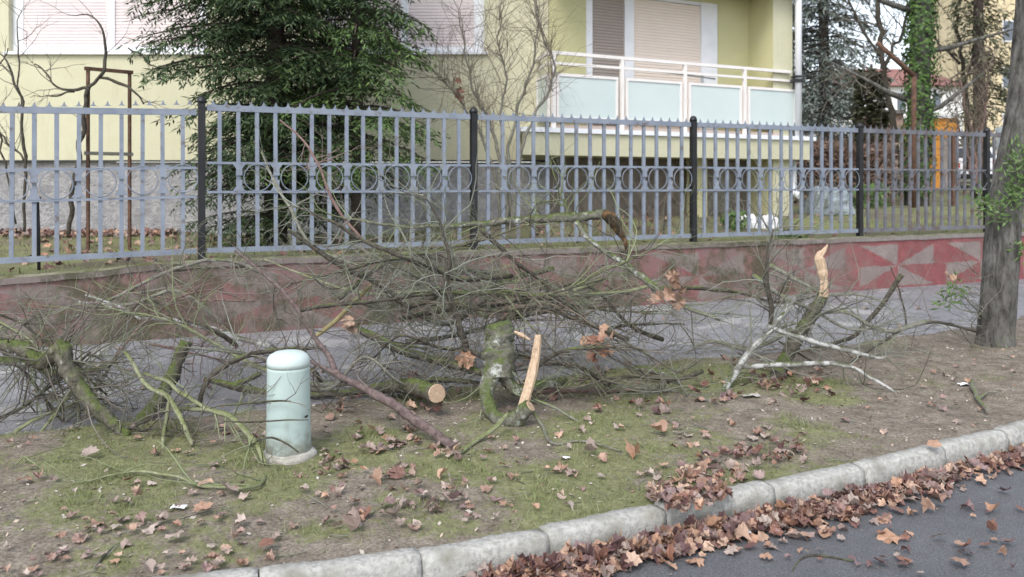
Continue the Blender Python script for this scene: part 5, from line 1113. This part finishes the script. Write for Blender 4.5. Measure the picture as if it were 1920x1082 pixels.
m_ = MB(); m_.box((cp.x, cp.y - .02, cp.z + .42), (1.5, .1, .16)); m_.build('bumper', MAT['tyre'], car)
# white sacks and tarpaulin heap in the garden
MAT['sack'] = mat('white_sack', (0.74, 0.75, 0.78), (0.80, 0.81, 0.83), 8, 0.6, 0.4, 14, bd=0.03); MAT['tarp'] = mat('grey_blue_tarpaulin', (0.22, 0.26, 0.28), (0.33, 0.37, 0.39), 4, 0.5, 0.5, 10, bd=0.05)
def lump(name, label, cat, p, rx_, ry_, rz_, m, seed, peak=0):
    mb = MB(); S, T_ = 28, 14; vs = []
    for i in range(T_ + 1):
        th = math.pi / 2 * i / T_
        for k in range(S):
            a = 2 * math.pi * k / S; c = (math.cos(a) * math.cos(th), math.sin(a) * math.cos(th), math.sin(th))
            q = 1 + .30 * n3(c, 1.5, seed) + .14 * n3(c, 4, seed + 2) + .06 * n3(c, 10, seed + 4)
            vs.append(p + Vector((c[0] * rx_ * q, c[1] * ry_ * q, c[2] * rz_ * q - .02)))
    mb.add(vs, [(i * S + k, i * S + (k + 1) % S, (i + 1) * S + (k + 1) % S, (i + 1) * S + k) for i in range(T_) for k in range(S)], 0, False)
    tag(mb.build(name, MAT[m], origin=p), label, cat)
lump('plastic_sack', 'crumpled white plastic sack on the grass below the balcony, left of two', 'sack', gp(1405, 12.3), .15, .13, .20, 'sack', 1)
lump('plastic_sack', 'crumpled white plastic sack on the grass below the balcony, right of two', 'sack', gp(1443, 12.3), .17, .13, .19, 'sack', 5)
lump('tarpaulin_heap', 'grey-blue tarpaulin heap in the garden beyond the white sacks', 'heap', gp(1552, 14.2), .42, .3, .46, 'tarp', 8)
#PART3
# ------------------------------------------------------------------ fallen leaves
rl = random.Random(42)
def inpoly(x, y, poly):
    c = False; n = len(poly)
    for i in range(n):
        (xa, ya), (xb, yb) = poly[i], poly[(i + 1) % n]
        if (ya > y) != (yb > y) and x < (xb - xa) * (y - ya) / (yb - ya) + xa: c = not c
    return c
def surf(px, py):
    """road, kerb or verge point seen at this pixel"""
    g = G(px, py, 0.0)
    if g.y > kerbY(g.x) - 0.01:
        if g.y < sideY(g.x): return Vector((g.x, g.y, vergez(g.x, g.y))), 'verge'
        g = G(px, py, -0.035); return g, 'pavement'
    g2 = G(px, py, -0.105)
    if g2.y < kerbY(g2.x) - 0.155: return g2, 'road'
    return Vector((g.x, g.y, 0.005)), 'kerb'
leaves = []     # (pos, size, zone, tone, lift)
def scatter(poly, n, size, tones, zone=None, pile=0.0, only=None, dens=None):
    xs_ = [p[0] for p in poly]; ys_ = [p[1] for p in poly]; k = 0; tries = 0
    while k < n and tries < n * 30:
        tries += 1
        px, py = rl.uniform(min(xs_), max(xs_)), rl.uniform(min(ys_), max(ys_))
        if not inpoly(px, py, poly): continue
        p, zn = surf(px, py)
        if only and zn not in only: continue
        if dens and rl.random() > dens(p): continue
        p = p + Vector((0, 0, 0.008 + rl.random() * pile))
        leaves.append((p, rl.uniform(*size), zone or zn, rl.choice(tones), pile)); k += 1
DRIFT = [(760, 1095), (870, 1050), (960, 1035), (1090, 1014), (1250, 975), (1360, 955), (1400, 955), (1500, 920), (1600, 897), (1730, 862), (1860, 825), (1930, 805), (1930, 870), (1850, 890), (1700, 940), (1600, 968), (1480, 1000), (1330, 1030), (1200, 1060), (1080, 1095)]
core = [(880, 1085), (960, 1045), (1090, 1025), (1250, 985), (1400, 962), (1500, 925), (1600, 900), (1730, 866), (1860, 830), (1930, 810), (1930, 850), (1800, 888), (1650, 940), (1500, 980), (1330, 1010), (1150, 1050), (1000, 1085)]
TN = ['rust', 'plum', 'plum', 'tan', 'tan', 'pale', 'plum', 'tan']
# the thick under layer first, then the top ones
core = [(a, c + 8) for a, c in core]; DRIFT = [(a, c + 4) for a, c in DRIFT]
scatter(core, 760, (0.045, 0.085), TN, 'drift', 0.03, ('road',))
scatter(DRIFT, 480, (0.045, 0.09), TN, 'drift', 0.018, ('road',))
scatter([(a, c + 34) for a, c in core], 170, (0.035, 0.095), ['tan', 'tan', 'pale', 'rust', 'plum'], 'drift', 0.0, ('road',))
scatter([(1210, 915), (1290, 885), (1340, 900), (1375, 930), (1330, 960), (1260, 975), (1225, 950)], 130, (0.04, 0.085), ['plum', 'plum', 'rust', 'plum', 'pale'], 'kerb heap', 0.03)
scatter([(1300, 860), (1400, 830), (1500, 820), (1510, 850), (1440, 880), (1460, 900), (1380, 905), (1300, 900)], 70, (0.04, 0.085), ['rust', 'tan', 'rust', 'plum'], 'kerb heap', 0.03)
scatter([(1250, 800), (1560, 790), (1500, 880), (1200, 900)], 26, (0.05, 0.09), ['tan', 'pale', 'plum'], 'verge')
# verge, sparse and clumped
dn = lambda p: max(0.12, min(1, 0.5 + 0.9 * n2(p.x, p.y, 1.7, 8)))
scatter([(-5, 800), (480, 800), (860, 830), (1240, 760), (1600, 720), (1920, 650), (1920, 780), (1500, 880), (1200, 930), (700, 1020), (300, 1085), (-5, 1085)], 310, (0.03, 0.075), ['tan', 'pale', 'pale', 'tan', 'pale', 'rust'], 'verge', 0.012, ('verge',), dn)
scatter([(580, 860), (860, 860), (900, 960), (640, 1000), (560, 930)], 34, (0.05, 0.10), ['pale', 'tan', 'pale', 'rust', 'plum'], 'verge', 0.02, ('verge',))
scatter([(660, 780), (780, 780), (790, 830), (680, 850)], 26, (0.05, 0.09), ['rust', 'pale', 'plum', 'tan'], 'verge', 0.02, ('verge',))
scatter([(800, 830), (870, 830), (860, 860), (800, 850)], 12, (0.05, 0.08), ['rust', 'plum'], 'verge', 0.02, ('verge',))
scatter([(560, 690), (1340, 660), (1560, 690), (1560, 740), (1250, 790), (820, 790), (600, 790)], 130, (0.05, 0.10), ['rust', 'tan', 'plum', 'rust', 'pale'], 'under', 0.02, ('verge', 'pavement'))
scatter([(1400, 690), (1540, 700), (1560, 740), (1420, 730)], 40, (0.05, 0.09), ['plum', 'rust', 'plum'], 'under', 0.03, ('verge',))
# pavement
scatter([(0, 680), (600, 610), (900, 600), (1300, 560), (1600, 530), (1850, 530), (1830, 590), (1500, 650), (1000, 690), (0, 790)], 70, (0.05, 0.09), ['tan', 'pale', 'rust'], 'pavement', 0.0, ('pavement',))
# road
scatter([(1420, 1030), (1640, 960), (1920, 880), (1920, 1085), (1300, 1085)], 46, (0.03, 0.085), ['tan', 'pale', 'rust', 'plum'], 'road', 0.0, ('road',))
def LM(px, py, s, zone, tone, lift=0.02):
    p, zn = surf(px, py); leaves.append((p + Vector((0, 0, lift)), s, zone, tone, 0)); return p
# a few big ones the photo shows clearly
for (px, py, s, z, t) in ((1235, 815, .12, 'verge', 'tan'), (1248, 765, .12, 'verge', 'tan'), (1190, 855, .11, 'verge', 'tan'), (380, 962, .12, 'verge', 'tan'), (385, 905, .12, 'verge', 'tan'), (330, 1013, .12, 'verge', 'pale'), (168, 862, .13, 'verge', 'pale'), (430, 925, .11, 'verge', 'pale'), (45, 905, .10, 'verge', 'tan'), (240, 905, .09, 'verge', 'rust'), (500, 1025, .09, 'verge', 'rust'), (735, 885, .10, 'verge', 'tan'), (1110, 850, .1, 'verge', 'pale'), (1345, 1000, .12, 'drift', 'tan'), (1600, 955, .12, 'drift', 'tan'), (1760, 1018, .08, 'road', 'pale'), (1740, 965, .08, 'road', 'tan'), (1810, 1040, .08, 'road', 'rust'), (1800, 1065, .10, 'road', 'tan'), (1750, 845, .10, 'drift', 'tan')):
    LM(px, py, s, z, t)
protos = {}
def proto(tone, v):
    if (tone, v) not in protos:
        rr = random.Random(v * 7 + len(tone)); me = bpy.data.meshes.new('fallen_leaf')
        pts = leaf_pts(rr, 1.0, (0.22, 0.35, 0.5, 0.65, 0.8, 0.3)[v]); me.from_pydata(pts, [], LF); me.materials.append(MAT['leaf_' + tone]); protos[(tone, v)] = me
    return protos[(tone, v)]
TW = {'tan': 'tan-orange', 'rust': 'rust-brown', 'plum': 'dark purple-brown', 'pale': 'pale pinkish-brown'}
ZW = {'drift': ('dead leaf in the thick drift along the kerb', 'leaves drifted along the kerb'), 'kerb heap': ('dead leaf heaped on and behind the broken kerb', 'leaves heaped over the kerb'), 'verge': ('dead leaf lying open on the mossy verge', 'leaves scattered on the verge'),
      'under': ('dead leaf lying beneath the fallen branches', 'leaves beneath the branches'), 'pavement': ('dead leaf on the grey pavement', 'leaves on the pavement'), 'road': ('dead leaf on the bare asphalt road', 'leaves on the road')}
# single out one hero leaf on the road
hero_p, _ = surf(1665, 1013)
ho = link(bpy.data.objects.new('fallen_leaf', proto('tan', 1))); ho.location = hero_p + Vector((0, 0, .014)); ho.scale = (.105,) * 3; ho.rotation_euler = (0.25, -.1, -.3)
tag(ho, 'largest orange maple-shaped leaf lying alone on the dark asphalt', 'leaf')
app = sorted(range(len(leaves)), key=lambda i: -(leaves[i][1] / max(1.5, leaves[i][0].y)) - (0.02 if leaves[i][2] in ('road',) else 0) - 0.35 * (leaves[i][0].z - 0.0 > -0.07 and leaves[i][2] == 'drift') * 0.01)
single = set(app[:290])
sm_ = {}
for i, (p, s, zone, tone, pile) in enumerate(leaves):
    tilt = 0.20 + (0.28 if pile > 0.015 else 0.02); s *= 0.86
    if i in single:
        o = link(bpy.data.objects.new('fallen_leaf', proto(tone, rl.randrange(6))))
        o.location = p + Vector((0, 0, 0.012)); sc_ = s * rl.uniform(.9, 1.1); o.scale = (sc_, sc_ * rl.uniform(.8, 1.1), sc_)
        o.rotation_euler = (rl.gauss(0, tilt), rl.gauss(0, tilt), rl.uniform(0, 6.28))
        lab, grp = ZW[zone]; tag(o, TW[tone] + ' ' + lab, 'leaf', TW[tone] + ' ' + grp)
    else:
        key = 'leaf_mix_pale' if zone in ('verge', 'pavement') else 'leaf_mix'
        mb = sm_.setdefault((zone, key), MB())
        leaf_geo(mb, rl, p + Vector((0, 0, .004)), s, Vector((rl.gauss(0, tilt), rl.gauss(0, tilt), 1)), 0.5)
for (zone, key), mb in sm_.items():
    tag(mb.build('leaf_litter', MAT[key]), 'mixed brown ' + ZW[zone][0].replace('dead leaf', 'leaf litter'), 'leaf litter', kind='stuff')
# garden leaf litter
mb = MB()
for k in range(1400):
    if k < 800: px = rl.uniform(-30, 340); d = abs(rl.gauss(0, .35)); q = Vector((P(px, 0, YF).x, YF - .05 - d, 0))
    else:
        px = rl.uniform(0, 1800); s_ = on_line(px)[0]; q = L0 + U * s_ + NB * rl.uniform(.4, 6)
        if q.x < 1 and q.y > YF - .1: continue
    q.z = gard(q.x, q.y) + .012 + (.05 * rl.random() if k < 800 else 0); leaf_geo(mb, rl, q, rl.uniform(.07, .12), Vector((rl.gauss(0, .4), rl.gauss(0, .4) - .2, 1)), .5)
tag(mb.build('leaf_litter', MAT['leaf_mix']), 'brown leaf litter in the garden at the foot of the house', 'leaf litter', kind='stuff')
# leaf clusters caught in the brush
def caught(label, px, py, Y, n, sp, tone, size):
    mb = MB()
    for k in range(n): leaf_geo(mb, rl, P(px + rl.gauss(0, sp), py + rl.gauss(0, sp), Y + rl.gauss(0, .03)), rl.uniform(*size), Vector((rl.gauss(0, .8), -1, rl.gauss(.3, .7))), .45)
    tag(mb.build('dead_leaf_cluster', MAT['leaf_' + tone], origin=P(px, py, Y)), label, 'leaves')
caught('large reddish-brown dead leaves hanging in the twigs right of the stump', 1115, 662, 5.35, 5, 13, 'rust', (.09, .13))
caught('tan dead leaves just above the reddish-brown ones in the twigs', 1126, 636, 5.45, 5, 14, 'tan', (.08, .12))
caught('tan dead leaves at the end of the lichen branch', 1255, 540, 5.9, 6, 13, 'tan', (.11, .15))
caught('small tan dead leaves caught on the mossy limb left of the stump', 872, 668, 5.38, 3, 8, 'tan', (.08, .1))
caught('tan dead leaf pair on the dark green mossy limb', 658, 608, 5.55, 3, 8, 'tan', (.09, .11))
caught('orange dead leaf caught low on the tree suckers', 1778, 519, 7.3, 2, 4, 'tan', (.08, .1))
# ------------------------------------------------------------------ grass, twiglets, chips
mb = MB(); rg = random.Random(12)
k = 0
while k < 34000:
    x, y = rg.uniform(-3.3, 5.5), rg.uniform(2.9, 9)
    if not (kerbY(x) + .01 < y < sideY(x) - .03): continue
    if abs(x / y) > .68: continue
    v = mossv(x, y) + .5 * n2(x, y, 9, 5)
    if rg.random() > (v - .30) * 1.4: continue
    k += 1; z = vergez(x, y) - .004; h = rg.uniform(.008, .03) * (1.6 if n2(x, y, 4, 8) > .25 else .8); a = rg.uniform(0, 6.28); w_ = rg.uniform(.0012, .0028); ln = rg.uniform(.2, 1.1) * h; b2 = rg.uniform(0, 6.28)
    c, s_ = math.cos(a) * w_, math.sin(a) * w_
    mb.add([(x - c, y - s_, z), (x + c, y + s_, z), (x + math.cos(b2) * ln, y + math.sin(b2) * ln, z + h)], [(0, 1, 2)])
MAT['grass'] = mat('short_grass', (0.11, 0.15, 0.04), (0.15, 0.19, 0.06), 2, 0.7, isl=[(0.10, 0.11, 0.045), (0.165, 0.20, 0.07), (0.25, 0.275, 0.13), (0.32, 0.30, 0.20)])
tag(mb.build('grass', MAT['grass']), 'short sparse grass and moss tufts on the verge', 'grass', kind='stuff')
mb = MB(); k = 0
while k < 7000:
    s_, d = rg.uniform(-4, 14), rg.uniform(.2, 9); q = L0 + U * s_ + NB * d
    if q.y > YF - .02 and q.x < 4.6: continue
    if n2(q.x, q.y, 1.1, 4) < -.15: continue
    k += 1; z = gard(q.x, q.y) - .01; h = rg.uniform(.03, .09); a = rg.uniform(0, 6.28); b2 = rg.uniform(0, 6.28); c, e = math.cos(a) * .006, math.sin(a) * .006
    mb.add([(q.x - c, q.y - e, z), (q.x + c, q.y + e, z), (q.x + math.cos(b2) * h * .6, q.y + math.sin(b2) * h * .6, z + h)], [(0, 1, 2)])
tag(mb.build('grass', MAT['grass']), 'rough winter grass in the garden behind the fence', 'grass', kind='stuff')
mb = MB()
for k in range(1500):
    x, y = rg.uniform(-3.2, 5.2), rg.uniform(2.9, 9)
    if not (kerbY(x) + .02 < y < sideY(x) + .3): continue
    z = (vergez(x, y) if y < sideY(x) else -.035) + .006; a = rg.uniform(0, 6.28); L_ = rg.uniform(.03, .16); d = Vector((math.cos(a), math.sin(a), rg.gauss(.02, .08)))
    p = Vector((x, y, z)); mb.tube([p, p + d * L_ * .5 + Vector((rg.gauss(0, .008), rg.gauss(0, .008), .004)), p + d * L_], [.0022, .0018, .001], 3, cap=False)
tag(mb.build('twig_litter', MAT['twig']), 'tiny broken twigs strewn over the verge', 'twig litter', kind='stuff')
MAT['chip'] = mat('pale_chips', (0.5, 0.46, 0.4), isl=[(0.30, 0.22, 0.17), (0.50, 0.42, 0.34), (0.42, 0.38, 0.33), (0.50, 0.46, 0.42), (0.20, 0.12, 0.09), (0.26, 0.20, 0.15)])
mb = MB()
for k in range(4200):
    x, y = rg.uniform(-3.2, 5.2), rg.uniform(2.8, 9)
    if not (kerbY(x) + .02 < y < sideY(x) + .5): continue
    z = (vergez(x, y) if y < sideY(x) else -.035) + .005; s_ = rg.uniform(.004, .016); a = rg.uniform(0, 6.28); u = Vector((math.cos(a), math.sin(a), rg.gauss(0, .3))) * s_; v = Vector((-math.sin(a), math.cos(a), rg.gauss(0, .3))) * s_ * rg.uniform(.3, .8)
    p = Vector((x, y, z)); mb.add([p - u, p - v, p + u, p + v], [(0, 1, 2, 3)])
for k in range(500):
    x, y = rg.uniform(-1.0, 3.4), rg.uniform(2.6, 5)
    if y > kerbY(x) - .14: continue
    if rg.random() > math.exp(-(kerbY(x) - .14 - y) / .35): continue
    s_ = rg.uniform(.004, .014); a = rg.uniform(0, 6.28); p = Vector((x, y, -.098)); u = Vector((math.cos(a), math.sin(a), 0)) * s_; v = Vector((-math.sin(a), math.cos(a), .2)) * s_ * .6; mb.add([p - u, p - v, p + u, p + v], [(0, 1, 2, 3)])
tag(mb.build('leaf_crumbs', MAT['chip']), 'small leaf crumbs and pale chips on verge and gutter', 'litter', kind='stuff')
# small pale rubbish the photo shows
def scrap(label, px, py, s, m='sack'):
    p, zn = surf(px, py); mb = MB(); rr = random.Random(int(px)); vs = []
    for i in range(5):
        for j in range(4):
            u, v = i / 4 - .5, j / 3 - .5; vs.append(p + Vector((u * s * 1.5, v * s, .012 + .35 * s * (rr.random() - .2) * (1 - abs(u)))))
    mb.add(vs, [(i * 4 + j, (i + 1) * 4 + j, (i + 1) * 4 + j + 1, i * 4 + j + 1) for i in range(4) for j in range(3)]); tag(mb.build('paper_scrap', MAT[m], origin=p), label, 'litter')
scrap('white paper scrap among the drifted leaves', 1387, 1003, .06)
scrap('small white scrap on bare soil near the street tree', 1808, 719, .05)
scrap('pale stone on the moss right of the heap', 1408, 742, .07, 'concrete')
scrap('tiny white scrap on the dirt below the stump', 1062, 855, .025)
scrap('pale scrap of paper on the verge left of the kerb end', 335, 950, .04)
